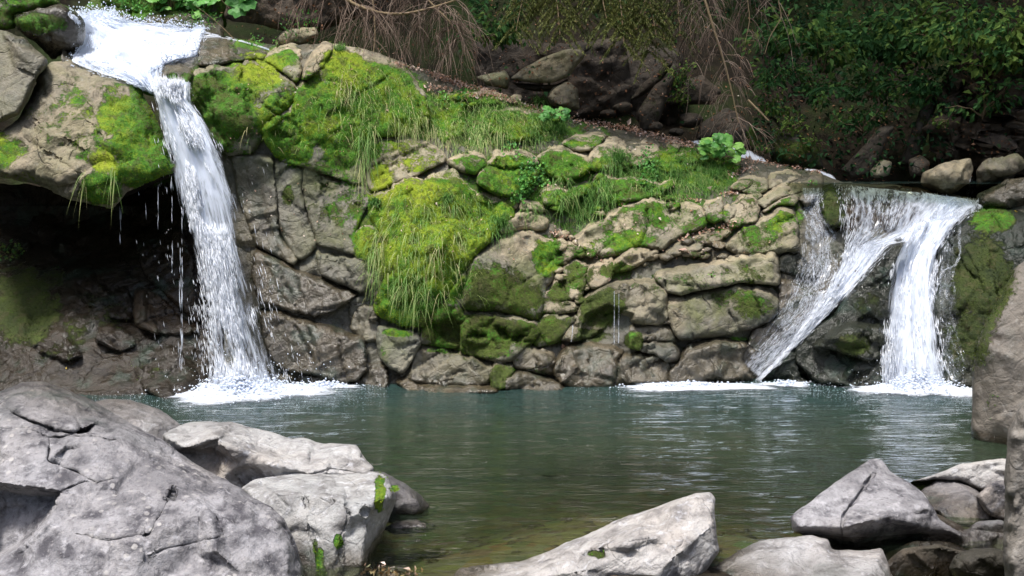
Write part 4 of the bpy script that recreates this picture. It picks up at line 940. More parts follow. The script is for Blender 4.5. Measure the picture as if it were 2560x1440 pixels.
fore('boulder', [(602,1222),(640,1196),(700,1187),(780,1184),(860,1184),(925,1178),(968,1190),(985,1222),(990,1245),(975,1290),(955,1340),(935,1395),(915,1450),(905,1500),(780,1500),(740,1440),(700,1330),(640,1270)], 6.5,
     'squarish white topped block with moss streaks at its right corner', mat='block', T=.09, bev=12, sp=6.5,
     ctrl=[(602,1222,.35),(700,1187,.65),(860,1184,.7),(968,1190,.6),(985,1222,.4),(990,1245,.35),(955,1340,.3),(915,1450,.2),(905,1500,.15),(780,1500,-.1),(700,1330,.1),(640,1270,.2),
           (700,1232,.2),(800,1238,.1),(870,1250,.04),(930,1262,-.02),(945,1250,.02),(760,1300,.03),(850,1350,-.04),(915,1340,-.05),(900,1430,-.1)],
     pool=(0,0,.2,.5), dents=[([(862,1222),(890,1232),(935,1232),(945,1248),(905,1252),(880,1272),(868,1262)],.06,3),([(905,1272),(925,1275),(922,1290),(908,1288)],.06,3)],
     cracks=[([(765,1300),(790,1365),(800,1440)],3,.03),([(868,1265),(868,1300),(850,1345),(858,1420)],3,.03),([(820,1222),(830,1250)],4,.03),([(690,1235),(715,1262)],5,.03),([(755,1225),(765,1260),(770,1300)],4,.02)])
fore('boulder', [(-120,985),(0,978),(55,958),(108,952),(157,967),(193,985),(225,997),(270,1023),(314,1048),(360,1075),(404,1098),(449,1134),(494,1165),(539,1187),(602,1219),(629,1241),(674,1264),(710,1295),(737,1349),(759,1421),(775,1560),(-120,1560)], 5.9,
     'largest pale grey boulder with long cracks filling the lower left', T=.3, bev=60, sp=5.5, thick=1.6, wob=4, rough=.022, facet=.02, fs=1.8,
     ctrl=[(-120,985,1.0),(108,952,1.15),(225,997,1.05),(360,1075,.85),(494,1165,.6),(629,1241,.35),(737,1349,.1),(775,1560,-.2),(-120,1560,-.5),(0,1060,.6),(180,1080,.55),(290,1100,.55),(0,1075,.5),(120,1200,.2),(240,1205,.2),
           (430,1210,.25),(560,1300,.05),(640,1400,-.12),(330,1340,-.1),(150,1330,-.1),(160,1440,-.3),(400,1480,-.25),(0,1220,.1),(0,1400,-.05),(60,1400,-.15)],
     dents=[([(-120,1216),(0,1216),(60,1228),(145,1234),(138,1265),(95,1320),(45,1365),(0,1385),(-120,1400)],.30,9)],
     cracks=[([(9,1021),(45,1042),(90,1060),(140,1075),(180,1083),(216,1077),(243,1057)],7,.16),([(-20,1071),(58,1073),(121,1095),(180,1091),(234,1093),(270,1102),(292,1100)],4,.08),
             ([(125,1098),(119,1152),(157,1170),(189,1179),(243,1210),(283,1197)],4,.09),([(144,1232),(220,1203),(243,1210)],4,.05),
             ([(193,1336),(270,1352),(373,1336),(413,1268),(436,1210)],4,.07),([(373,1390),(420,1370),(500,1355),(560,1340)],3,.04),([(75,980),(130,978)],5,.02)],
     pool=(0,0,.1,.5))
fore('boulder', [(930,1178),(960,1180),(1010,1205),(1050,1235),(1078,1265),(1072,1290),(1040,1300),(980,1310),(940,1290)], 7.45,
     'dark wet boulder with green moss in the water behind the block', mat='boulder', T=.2, bev=36, pool=(0,.6,.0,.6), thick=.5, sp=6)
fore('boulder', [(955,1322),(985,1305),(1040,1298),(1085,1308),(1103,1322),(1060,1332),(985,1336)], 7.15,
     'small dark stone barely breaking the water right of the block', mat='boulder', T=.12, bev=16, pool=(0,1,.0,.5), thick=.3, sp=5)
fore('boulder', [(1120,1450),(1150,1418),(1240,1408),(1300,1402),(1370,1380),(1440,1345),(1500,1320),(1570,1290),(1640,1268),(1690,1248),(1740,1233),(1775,1229),(1790,1245),(1787,1275),(1790,1330),(1797,1380),(1770,1420),(1740,1470),(1700,1540),(1100,1540)], 5.85,
     'long white boulder with a peaked tip and brown right flank', mat='block', T=.08, bev=12, sp=6, facet=.035, fs=3.5,
     ctrl=[(1120,1450,.3),(1300,1402,.45),(1440,1345,.5),(1640,1268,.55),(1775,1229,.55),(1790,1245,.5),(1797,1380,.25),(1740,1470,.1),(1700,1540,0),(1100,1540,0),(1150,1418,.4),
           (1645,1345,.12),(1500,1372,.12),(1560,1360,.02),(1780,1315,.22),(1680,1400,-.02),(1420,1400,.1),(1460,1425,.0),(1610,1388,.03),(1640,1440,-.05),(1300,1450,.05),(1700,1270,.35)],
     dents=[([(1455,1392),(1470,1378),(1510,1368),(1515,1392),(1480,1402)],.08,4)], pool=(0,0,.25,.5), cracks=[([(1500,1372),(1560,1360),(1640,1345)],4,.02)])
fore('boulder', [(1735,1460),(1760,1428),(1800,1405),(1850,1375),(1900,1352),(1960,1343),(2030,1336),(2070,1348),(2080,1372),(2150,1376),(2205,1370),(2222,1410),(2235,1460),(2240,1560),(1720,1560)], 5.9,
     'flat topped grey boulder at the bottom edge right of centre', T=.12, bev=22, sp=7, mat='block', facet=.02,
     ctrl=[(1735,1460,.2),(1850,1375,.45),(2030,1336,.6),(2205,1370,.45),(2235,1460,.1),(2240,1560,.0),(1720,1560,-.1),(1900,1420,.2),(2080,1420,.2),(2180,1440,.05),(2000,1500,-.1)], pool=(0,0,0,.5),
     dents=[([(1950,1418),(1965,1402),(1985,1412),(1972,1425)],-.03,4)])
fore('boulder', [(1978,1290),(2000,1270),(2050,1235),(2110,1190),(2150,1165),(2180,1146),(2205,1150),(2225,1180),(2260,1200),(2310,1235),(2335,1270),(2350,1300),(2400,1330),(2440,1380),(2470,1480),(2240,1500),(2150,1440),(2080,1370),(2010,1340),(1978,1325)], 6.7,
     'pointed grey boulder with a deep split and black shadowed underside', T=.06, bev=10, sp=6.5, facet=.02,
     ctrl=[(1978,1290,.1),(2180,1146,.75),(2205,1150,.75),(2310,1235,.45),(2335,1270,.25),(2400,1330,.1),(2440,1380,.1),(2470,1480,.3),(2240,1500,.5),(2080,1370,.3),(1978,1325,.12),
           (2000,1318,.0),(2110,1318,-.05),(2220,1290,-.02),(2325,1268,.15),(2200,1240,.3),(2110,1332,.02),(2220,1310,.10),(2320,1320,.2),(2200,1400,.45)],
     cracks=[([(2185,1180),(2145,1240),(2112,1285),(2105,1320),(2108,1345)],4,.10)], dents=[([(2185,1285),(2330,1262),(2340,1280),(2190,1305)],.03,4)], pool=(0,0,.1,.5))
fore('boulder', [(2290,1235),(2340,1200),(2390,1200),(2440,1225),(2490,1270),(2520,1310),(2440,1320),(2380,1318),(2330,1275)], 7.3,
     'grey wedge boulder behind the pointed boulder', T=.1, bev=16, pool=(0,0,.4,.5), ctrl=[(2290,1235,.4),(2390,1200,.5),(2520,1310,.0),(2380,1318,.0),(2330,1275,.1),(2440,1250,.15)])
fore('boulder', [(2270,1205),(2340,1185),(2400,1160),(2470,1150),(2560,1145),(2580,1240),(2470,1245),(2400,1205),(2340,1198)], 7.8,
     'pale ledge stone at the waterline near the right edge', T=.1, bev=14, mat='block', pool=(0,0,.2,.5))
fore('boulder', [(2340,1345),(2400,1325),(2450,1318),(2540,1330),(2560,1400),(2460,1410),(2400,1375)], 6.9,
     'small pale stone between the pointed boulder and the right edge', T=.12, bev=16, pool=(0,0,0,.5))
fore('boulder', [(2436,860),(2468,800),(2500,750),(2520,705),(2540,665),(2580,640),(2760,620),(2800,1250),(2560,1230),(2505,1140),(2440,1115),(2428,1080),(2430,960),(2432,900)], 9.3,
     'tall smooth brownish boulder rising from the water at the right edge', T=.15, bev=24, thick=1.2, sp=7, facet=.006, rough=.008, crk=0, mat='slab', pool=(0,.1,.9,.5),
     ctrl=[(2445,870,.15),(2428,1080,.25),(2440,1115,.2),(2505,1140,.1),(2540,665,.3),(2580,640,.3),(2540,1000,-.05),(2530,860,.0),(2560,1230,-.1),(2760,660,.2),(2800,1250,-.3)])
fore('boulder', [(2512,1180),(2520,1080),(2545,1020),(2580,980),(2820,960),(2840,1560),(2515,1560),(2508,1400)], 4.9,
     'near rounded boulder cut by the right edge of the picture', mat='slab', T=.2, bev=40, thick=.8, sp=9, pool=(0,0,.4,.5))
for poly, dd, lb, kw in [
    ([(2410,1330),(2440,1305),(2500,1300),(2560,1320),(2560,1380),(2470,1385),(2420,1365)],6.95,'low wet stone beside the near rounded boulder',dict(pool=(0,.3,0,.4))),
    ([(2440,1240),(2480,1205),(2540,1195),(2570,1260),(2530,1310),(2470,1290)],7.2,'brown stone with a little moss wedged behind the grey wedge boulder',dict(pool=(.1,.1,.9,.5))),
    ([(2200,1420),(2260,1370),(2340,1360),(2420,1380),(2500,1400),(2530,1560),(2180,1560)],6.3,'stone in shadow colour filling the gap under the pointed boulder',dict(mat='back',pool=(0,.2,.2,.4))),  # black shadow of the gap put into the stone colour
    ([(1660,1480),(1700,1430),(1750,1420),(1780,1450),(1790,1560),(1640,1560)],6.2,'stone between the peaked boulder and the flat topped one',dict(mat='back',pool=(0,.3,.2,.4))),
    ([(2290,1290),(2330,1280),(2400,1310),(2430,1340),(2380,1360),(2310,1330)],7.0,'small stone in shade colour touching the right flank of the pointed boulder',dict(mat='back',pool=(0,.3,.4,.4))),
    ([(930,1440),(960,1415),(1010,1412),(1040,1430),(1060,1480),(930,1500)],6.4,'little pale stone at the bottom edge beside the block',dict(pool=(0,.2,.3,.4)))]:
    k_ = dict(T=.08, bev=12, sp=5.5); k_.update(kw)
    fore('boulder', poly, dd, lb, **k_)
# stones that carry the near boulders (between and below them, out of the water)
for k, (x, y, r, dd, lb) in enumerate([(560,1330,150,6.9,'stone in shade colour hidden between the largest boulder and the block'),(2330,1440,150,6.6,'second stone in shadow colour under the pointed boulder'),(2460,1420,90,6.0,'stone in shadow colour in the lower right corner')]):
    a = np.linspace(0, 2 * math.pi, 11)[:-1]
    fore('boulder', [(x + r * math.cos(t), y + r * .6 * math.sin(t)) for t in a], dd, lb, pool=(0,.4,0,.4), mat='back')  # dark material puts the shade of the gaps into the colour
# ================================================================== finding surfaces
gV, gq = grid(gx, gy, ground_h)
offs = 0; AV, AT = [], []
for v, t in zip(BV, BT):
    AV.append(v); AT.append(t + offs); offs += len(v)
AV.append(gV); gT = np.r_[gq[:, :3], gq[:, [0, 2, 3]]]; AT.append(gT + offs)
AV = np.concatenate(AV); AT = np.concatenate(AT)
bvh = BVHTree.FromPolygons(AV.tolist(), AT.tolist(), all_triangles=True)
ORG = Vector((0, 0, CAM_H))
def cast(px, py):
    r = ray(px, py); r = r / np.linalg.norm(r, axis=-1)[..., None]
    pos, nor = np.full((len(r), 3), np.nan), np.zeros((len(r), 3))
    for i, v in enumerate(r):
        h = bvh.ray_cast(ORG, Vector(v))
        if h[0] is not None:
            pos[i] = h[0]; n = h[1]
            nor[i] = n if n.dot(Vector(v)) < 0 else -n
    return pos, nor
def unit(v): return v / (np.linalg.norm(v, axis=-1)[..., None] + 1e-9)
UP = np.array([0, 0, 1.0])

# ---- batches of small geometry
class Batch:
    def __init__(s): s.v, s.t, s.a, s.n = [], [], [], 0
    def add(s, V, T, a):
        s.v.append(V); s.t.append(T + s.n); s.a.append(a); s.n += len(V)
    def build(s, name, mat, parent=None, smooth=True, **k):
        if not s.v: return None
        o = mk(name, np.concatenate(s.v), np.concatenate(s.t), mat, parent, {'tint': np.concatenate(s.a)}, smooth)
        return tag(o, **k)
def leaves(b, pos, dr, nr, size, tint, aspect=0.5, fold=0.18):
    n = len(pos); dr = unit(dr); sd = unit(np.cross(dr, nr)); nr = unit(np.cross(sd, dr))
    size = np.broadcast_to(size, (n,))[:, None]
    m = pos + dr * size * 0.45
    V = np.stack([pos, m + sd * size * aspect * .5 + nr * size * fold, pos + dr * size - nr * size * 0.12, m - sd * size * aspect * .5 + nr * size * fold], 1).reshape(-1, 3)
    i = np.arange(n)[:, None] * 4
    T = np.concatenate([i + np.array([0, 1, 2]), i + np.array([0, 2, 3])])
    b.add(V, T, np.repeat(np.broadcast_to(tint, (n,)), 4))
def blades(b, pos, dr, L, w, droop, tint, segs=3, side=None):
    n = len(pos); dr = unit(dr); L = np.broadcast_to(L, (n,))[:, None]; w = np.broadcast_to(w, (n,))[:, None]
    droop = np.broadcast_to(droop, (n,))[:, None]
    sd = unit(np.cross(dr, UP) + 1e-3) if side is None else side
    cols = []
    for k in range(segs + 1):
        t = k / segs
        c = pos + dr * L * t - UP * L * droop * t * t
        ww = w * (1 - t) ** 0.7 * 0.5
        if k < segs: cols += [c + sd * ww, c - sd * ww]
        else: cols += [c]
    V = np.stack(cols, 1); m = V.shape[1]
    T = []
    for k in range(segs - 1): T += [[2*k, 2*k+1, 2*k+3], [2*k, 2*k+3, 2*k+2]]
    T += [[2*segs-2, 2*segs-1, 2*segs]]
    T = (np.arange(n)[:, None, None] * m + np.array(T)[None]).reshape(-1, 3)
    b.add(V.reshape(-1, 3), T, np.repeat(np.broadcast_to(tint, (n,)), m))
def tube(b, pts, r0, r1, tint, sides=4):
    pts = np.asarray(pts, float); n = len(pts)
    d = unit(np.gradient(pts, axis=0))
    a = unit(np.cross(d, np.array([0.13, 0.9, 0.21]))); c = np.cross(d, a)
    r = np.linspace(r0, r1, n)[:, None]
    V = np.stack([pts + r * (math.cos(q) * a + math.sin(q) * c) for q in np.arange(sides) * 2 * math.pi / sides], 1).reshape(-1, 3)
    i = np.arange(n - 1)[:, None] * sides; k = np.arange(sides)[None]; k2 = (k + 1) % sides
    A, B_, C_, D_ = i + k, i + k2, i + sides + k2, i + sides + k
    T = np.concatenate([np.stack([A, B_, C_], -1).reshape(-1, 3), np.stack([A, C_, D_], -1).reshape(-1, 3)])
    b.add(V, T, np.full(len(V), tint))
def spindles(b, pos, dr, L, w, tint=0.5):
    n = len(pos); dr = unit(dr); L = np.broadcast_to(L, (n,))[:, None]; w = np.broadcast_to(w, (n,))[:, None]
    a = unit(np.cross(dr, np.array([0.3, 1, 0.2]))); c = np.cross(dr, a)
    ring = [pos + dr * L * 0.15 + w * .5 * (math.cos(q) * a + math.sin(q) * c) for q in (0.3, 2.4, 4.5)]
    V = np.stack([pos - dr * L * .5, *ring, pos + dr * L * .5], 1)
    T = np.array([[0, 2, 1], [0, 3, 2], [0, 1, 3], [4, 1, 2], [4, 2, 3], [4, 3, 1]])
    T = (np.arange(n)[:, None, None] * 5 + T[None]).reshape(-1, 3)
    b.add(V.reshape(-1, 3), T, np.full(n * 5, tint))
def drops(b, pos, r, flat=1.0):
    n = len(pos); r = np.broadcast_to(r, (n,))[:, None]
    o = np.array([[1, 0, 0], [-1, 0, 0], [0, 1, 0], [0, -1, 0], [0, 0, flat], [0, 0, -flat]], float)
    V = (pos[:, None] + o[None] * r[:, :, None]).reshape(-1, 3)
    T = np.array([[0, 2, 4], [2, 1, 4], [1, 3, 4], [3, 0, 4], [2, 0, 5], [1, 2, 5], [3, 1, 5], [0, 3, 5]])
    b.add(V, (np.arange(n)[:, None, None] * 6 + T[None]).reshape(-1, 3), np.full(n * 6, .5))

# ================================================================== falling water
class Flow:
    """stations: (xl, yl, xr, yr, depth or None) along the flow, in view coordinates; depth None = lies on the rock"""
    def __init__(s, st, lift=0.05, dens=None):
        s.st = np.array([[a, b, c, d] for a, b, c, d, *_ in st], float)
        self_d = [q[4] if len(q) > 4 else None for q in st]
        s.u = np.linspace(0, 1, len(st))
        NT, NS = 13, 40
        uu = np.linspace(0, 1, NS); tt = np.linspace(0, 1, NT)
        X = np.zeros((NS, NT)); Y = X.copy()
        for i, u in enumerate(uu):
            q = [np.interp(u, s.u, s.st[:, k]) for k in range(4)]
            X[i] = q[0] + (q[2] - q[0]) * tt; Y[i] = q[1] + (q[3] - q[1]) * tt
        if self_d[0] is None:
            pos, _ = cast(X.ravel(), Y.ravel())
            D = pos[:, 1].reshape(NS, NT)
            D = np.where(np.isnan(D), np.nanmedian(D), D) - lift
            for _ in range(3):
                E = np.pad(D, 1, mode='edge')
                av = (E[:-2, 1:-1] + E[2:, 1:-1] + E[1:-1, :-2] + E[1:-1, 2:]) / 4
                D = np.minimum(D + 0.0, av + 0.02) * 0.5 + av * 0.5
        else:
            dd = np.interp(uu, s.u, np.array(self_d, float))
            D = dd[:, None] - 0.10 * (1 - (2 * tt - 1) ** 2)[None]
        s.W = P(X, Y, D)
        s.NS, s.NT = NS, NT
    def at(s, u, t):
        i = np.clip(u, 0, 1) * (s.NS - 1); j = np.clip(t, 0, 1) * (s.NT - 1)
        a = np.clip(i.astype(int), 0, s.NS - 2); b = np.clip(j.astype(int), 0, s.NT - 2)
        fi, fj = (i - a)[:, None], (j - b)[:, None]
        W = s.W
        return (W[a, b] * (1 - fi) * (1 - fj) + W[a + 1, b] * fi * (1 - fj) + W[a, b + 1] * (1 - fi) * fj + W[a + 1, b + 1] * fi * fj)
    def sheet(s, name, parent, dens, mat, bump=0.03, ns=150, nt=40, push=0.0, seed=1, edge=.35):
        u, t = np.meshgrid(np.linspace(0, 1, ns), np.linspace(0, 1, nt), indexing='ij')
        V = s.at(u.ravel(), t.ravel())
        len_ = np.linalg.norm(np.diff(s.W[:, s.NT // 2], axis=0), axis=1).sum()
        wid = np.linalg.norm(s.W[:, -1] - s.W[:, 0], axis=1).mean()
        fl = np.stack([t.ravel() * wid, u.ravel() * len_, np.zeros(u.size)], 1)
        nz = fbm(fl * np.array([9, 1.6, 1]) + seed * 7.7, 4, seed)
        V[:, 1] += -bump * nz * 2 + push
        V[:, 2] += bump * 0.5 * nz
        z = dens(u.ravel(), t.ravel())
        e = np.abs(2 * t.ravel() - 1)
        z = z - edge * sstep(0.55, 1.0, e + 0.25 * fbm(fl * np.array([0.1, 4, 1]) + seed, 3, seed + 5))
        i = np.arange(ns * nt).reshape(ns, nt)
        q = np.stack([i[:-1, :-1], i[1:, :-1], i[1:, 1:], i[:-1, 1:]], -1).reshape(-1, 4)
        return mk(name, V, q, M[mat], parent, {'flow': np.c_[fl[:, :2] + seed * 3.1, z, np.ones(len(V))]})
    def streaks(s, b, n, prof, *aa, clump=.12, **kk):
        s._st(b, int(n * 1.7), prof, *aa, clump=clump, **kk)
    def _st(s, b, n, prof, L=(.05, .25), w=(.006, .018), spread=0.06, jit=0.03, urange=(0, 1), clump=.12):
        u = rng.uniform(*urange, n); t = prof(rng, n)
        ln = np.linalg.norm(np.diff(s.W[:, s.NT // 2], axis=0), axis=1).sum(); wd = np.linalg.norm(s.W[:, -1] - s.W[:, 0], axis=1).mean()
        kp = fbm(np.c_[t * wd * 9, u * ln * 3.2, np.full(n, ln * 7)], 3, 33) + rng.uniform(-.12, .12, n) > clump - .15
        u, t = u[kp], t[kp]; n = len(u)
        p = s.at(u, np.clip(t, 0, 1)); q = s.at(np.clip(u + .02, 0, 1), np.clip(t, 0, 1)); q0 = s.at(np.clip(u - .02, 0, 1), np.clip(t, 0, 1))
        # beyond the edges: carry on sideways
        a = s.at(u, np.zeros(n)); c = s.at(u, np.ones(n))
        ov = np.where(t < 0, t, np.where(t > 1, t - 1, 0))[:, None]
        p = p + (c - a) * ov
        d = unit(q - q0) + rng.normal(0, jit, (n, 3))
        p[:, 1] += rng.normal(-0.02, spread, n)
        spindles(b, p, d, rng.uniform(*L, n) * rng.uniform(.4, 1, n), rng.uniform(*w, n) * rng.uniform(.5, 1, n))
gauss = lambda c, sdv: (lambda r, n: r.normal(c, sdv, n))

# ---- tall left fall
wf = empty('waterfall', P(600, 975, 11.85), 'tall white waterfall plunging from the mossy notch into the left of the pool', 'waterfall')
fall = Flow([(378,190,470,205,12.35),(384,235,470,250,12.22),(398,290,505,300,12.15),(412,350,535,360,12.1),(430,420,562,425,12.05),(446,500,585,500,12.0),(462,600,608,600,11.95),(478,700,636,700,11.9),(495,800,662,800,11.86),(508,900,694,900,11.83),(515,980,715,980,11.8)])
fall.sheet('water_sheet', wf, lambda u, t: 0.70 - 0.27 * sstep(.25, .75, u) + 0.12 * sstep(.88, 1, u) + 0.05 * (1 - np.abs(2 * t - 1.1)), 'sheet', .035, seed=1, edge=.20)
fall.sheet('water_sheet', wf, lambda u, t: 0.60 - 0.20 * sstep(.30, .8, u) + 0.10 * sstep(.88, 1, u), 'sheet', .05, seed=2, push=.10, edge=.22)
b = Batch()
fall.streaks(b, 6500, gauss(.54, .17), (.06, .26), (.010, .026), .07, .03)
fall.streaks(b, 3800, gauss(.52, .26), (.04, .16), (.005, .014), .10, .05, (.30, 1))
fall.streaks(b, 700, gauss(.45, .42), (.03, .12), (.003, .009), .12, .07, (.35, 1))
b.build('spray', M['streak'], wf, kind='stuff')
# thin threads dripping from the overhang
b = Batch()
for x0, y0, y1, n in [(455,440,980,46),(300,520,600,5),(365,465,540,4),(395,455,560,5),(430,440,680,10),(450,600,980,22)]:
    u = rng.uniform(0, 1, n); yy = y0 + (y1 - y0) * u
    spindles(b, P(x0 + rng.normal(0, 1.2, n), yy, 11.85 + rng.normal(0, .02, n)), np.tile([0, 0, -1.0], (n, 1)), rng.uniform(.05, .22, n), .005)
b.build('drip', M['foam'], wf, kind='stuff')
# ---- upper cascade
wc = empty('cascade', P(330, 200, 12.9), 'foaming white cascade rushing down to the top of the tall waterfall', 'waterfall')
c1 = Flow([(172,28,285,28),(185,50,290,42),(205,75,345,56),(205,100,420,62),(190,130,480,72),(180,155,515,72),(215,172,500,110),(260,188,490,140),(310,203,440,150),(350,222,405,160),(378,240,402,215)], lift=.09)
c1.sheet('water_sheet', wc, lambda u, t: 0.95 + 0 * u, 'sheet', .05, seed=4, edge=.30, ns=120, nt=60)
c1.sheet('water_sheet', wc, lambda u, t: 0.70 + 0 * u, 'sheet', .07, seed=5, push=-.05, edge=.40, ns=120, nt=60)
b = Batch()
c1.streaks(b, 2500, lambda r, n: r.uniform(-.04, 1.04, n), (.03, .10), (.008, .022), .05, .35)
n = 900; u = rng.uniform(0, 1, n); t = np.where(rng.random(n) < .8, rng.normal(1, .05, n), rng.normal(0, .04, n))
p = c1.at(u, t); p[:, 2] += np.abs(rng.normal(0, .05, n)); drops(b, p, rng.uniform(.004, .014, n))
n = 300; drops(b, P(rng.normal(235, 34, n), rng.normal(34, 11, n), 13.8 + rng.normal(0, .1, n)), rng.uniform(.004, .014, n))
b.build('spray', M['foam'], wc, kind='stuff')
c2 = Flow([(470,58,560,84),(500,66,590,92),(540,78,620,104),(600,98,648,112),(640,112,672,126)], lift=.05)
c3 = Flow([(490,70,500,95),(530,84,545,92),(590,96,596,103),(640,110,644,116),(672,122,674,127)], lift=.04)
c3.sheet('water_sheet', wc, lambda u, t: 0.62 + 0 * u, 'sheet', .02, seed=6, edge=.1, ns=60, nt=10)
# ---- right fall
wr = empty('waterfall', P(2250, 960, 12.0), 'wide white waterfall at the right splitting round a dark rock wedge', 'waterfall')
r1 = Flow([(2088,458,2440,500),(2092,480,2436,512),(2100,520,2400,545),(2104,560,2365,590),(2100,590,2310,600),(2096,620,2232,610),(2086,670,2196,650),(2066,720,2140,710),(2040,765,2098,758),(2012,810,2056,800),(1975,855,2004,852),(1940,905,1950,898),(1893,948,1903,942)], lift=.07)
r1.sheet('water_sheet', wr, lambda u, t: 0.52 - 0.14 * np.exp(-((t - .38) / .16) ** 2 - ((u - .2) / .16) ** 2) + .08 * t + .08 * sstep(.3, .55, u) - .20 * sstep(.62, .95, u), 'sheet', .05, seed=8, edge=.30, ns=170, nt=70)
r1.sheet('water_sheet', wr, lambda u, t: 0.40 + .12 * sstep(.4, 1, t), 'sheet', .04, seed=9, push=-.05, edge=.2, ns=170, nt=70)
r2 = Flow([(2270,560,2400,545),(2262,590,2372,582),(2248,620,2345,625),(2234,665,2334,680),(2224,730,2334,740),(2217,800,2336,800),(2214,870,2344,870),(2212,930,2356,930),(2212,975,2366,975)], lift=.10)
r2.sheet('water_sheet', wr, lambda u, t: 0.74 + 0 * u, 'sheet', .05, seed=10, edge=.3)
r2.sheet('water_sheet', wr, lambda u, t: 0.60 + 0 * u, 'sheet', .06, seed=11, push=-.08, edge=.3)
r3 = Flow([(2300,480,2430,500),(2330,500,2445,515),(2335,525,2430,535),(2320,550,2385,565),(2300,575,2360,595)], lift=.08)
r3.sheet('water_sheet', wr, lambda u, t: 0.70 + 0 * u, 'sheet', .04, seed=12, edge=.3, ns=60)
film = Flow([(1990,640,2095,650),(1960,700,2088,720),(1935,770,2068,772),(1890,830,2000,850),(1860,875,1955,895),(1850,900,1900,942)], lift=.02)
film.sheet('water_film', wr, lambda u, t: 0.42 + .20 * t * t, 'film', .004, seed=14, edge=.16, ns=120, nt=50)
film2 = Flow([(2000,470,2056,470),(1998,530,2060,530),(2000,580,2100,580),(2005,640,2090,650)], lift=.03)
film2.sheet('water_film', wr, lambda u, t: 0.47 + .05 * t, 'film', .01, seed=15, edge=.25, ns=100, nt=40)
film3 = Flow([(2345,600,2400,560),(2340,700,2400,680),(2340,800,2400,780),(2350,900,2420,880),(2370,965,2430,960)], lift=.03)
film3.sheet('water_film', wr, lambda u, t: 0.46 - .08 * t, 'film', .01, seed=16, edge=.25, ns=100, nt=30)
b = Batch()
film.streaks(b, 1500, lambda r, n: np.clip(r.beta(3, 1.6, n), 0, 1), (.03, .12), (.002, .006), .01, .05)
film2.streaks(b, 700, lambda r, n: r.uniform(0, 1, n), (.03, .12), (.002, .006), .01, .05)
r1.streaks(b, 2600, lambda r, n: r.uniform(-.02, 1.02, n), (.05, .22), (.006, .016), .04, .04)
r2.streaks(b, 4200, lambda r, n: r.uniform(-.06, 1.06, n), (.06, .26), (.006, .018), .05, .06)
r3.streaks(b, 900, lambda r, n: r.uniform(-.05, 1.05, n), (.03, .09), (.005, .016), .04, .4)
b.build('spray', M['streak'], wr, kind='stuff')
# film that slides over the wet slab, and the rivulets
def rivulet(name, label, stations, w, dens=.62, lift=.04, n=90, group=None, d=None):
    st = [(x - w / 2, y, x + w / 2, y) + ((d,) if d else ()) for x, y in stations]
    root = empty(name, P(stations[-1][0], stations[-1][1], 12.2), label, 'trickle', group)
    f = Flow(st, lift=lift)
    f.sheet('water_sheet', root, lambda u, t: dens - .08 + 0 * u, 'film', .006, seed=int(w * 10) + len(stations), edge=.12, ns=80, nt=8)
    b = Batch(); f.streaks(b, n, lambda r, n: r.uniform(0, 1, n), (.02, .08), (.003, .008), .012, .05)
    b.build('spray', M['streak'], root, kind='stuff')
rivulet('trickle', 'bright thread of water wandering down the dark rock right of the right fall', [(2402,545),(2398,590),(2400,635),(2388,662),(2360,675),(2346,700),(2340,730)], 8, .56)
rivulet('trickle', 'left of two fine threads of water dropping from the central ledge', [(1536,728),(1536,790),(1535,858)], 3, d=12.2, n=60)
rivulet('trickle', 'right of two fine threads of water dropping from the central ledge', [(1547,735),(1547,790),(1546,858)], 2.6, d=12.2, n=60)
rivulet('trickle', 'small splash of water low on the dark moss left of the two threads', [(1432,815),(1431,835),(1428,855)], 3, d=12.15, n=50)
rivulet('trickle', 'short spout of water behind the tan boulder on the lip', [(2434,440),(2428,465),(2422,492)], 20, .5, n=160)
rivulet('trickle', 'thin water running down left of the dark mossy pillar by the right fall', [(2048,478),(2040,520),(2036,560),(2034,600)], 22, .50, n=160)
rivulet('trickle', 'trickle on the dark wet rock under the mossy slab corner', [(2030,640),(2034,680),(2036,705)], 6, n=40)
rivulet('trickle', 'thin water on the green wall beside the mossy notch', [(470,205),(478,250),(488,300)], 16, .47, n=60)
# streams seen beyond the ridge
b = Batch()
def strip(name, top, bot, d0, d1, label, lift=0):
    n = len(top)
    t = np.array(top, float); bt = np.array(bot, float)
    xs = np.linspace(0, n - 1, n * 12); f = lambda A, k: np.interp(xs, np.arange(n), A[:, k])
    rows = []
    for q in np.linspace(0, 1, 6):
        X = f(t, 0) * (1 - q) + f(bt, 0) * q; Y = f(t, 1) * (1 - q) + f(bt, 1) * q
        rows.append(P(X, Y, d0 * (1 - q) + d1 * q))
    V = np.array(rows).reshape(-1, 3); m = len(xs)
    V[:, 2] += 0.03 * fbm(V * 6, 3, 4)
    i = np.arange(6 * m).reshape(6, m)
    q = np.stack([i[:-1, :-1], i[1:, :-1], i[1:, 1:], i[:-1, 1:]], -1).reshape(-1, 4)
    rw = np.repeat(np.array([.40, .62, .68, .68, .60, .42]), m); xe = np.tile(np.minimum(1, np.minimum(np.arange(m), m - 1 - np.arange(m)) / 6), 6)
    fl = np.c_[V[:, 0] * .4, V[:, 2] * 2, rw - .2 * (1 - xe), np.ones(len(V))]
    tag(mk(name, V, q, M['sheet'], None, {'flow': fl}), label, 'stream')
strip('stream', [(1720,352),(1760,346),(1800,350),(1840,362),(1880,378),(1920,400)], [(1720,372),(1760,376),(1800,382),(1840,394),(1880,408),(1920,425)], 15.4, 14.75, 'thin white stream running behind the ridge above the bright leaves')
strip('stream', [(2012,418),(2036,422),(2062,432),(2090,444)], [(2012,430),(2036,436),(2062,445),(2090,455)], 15.0, 14.6, 'short white riffle where the stream meets the upper pool')
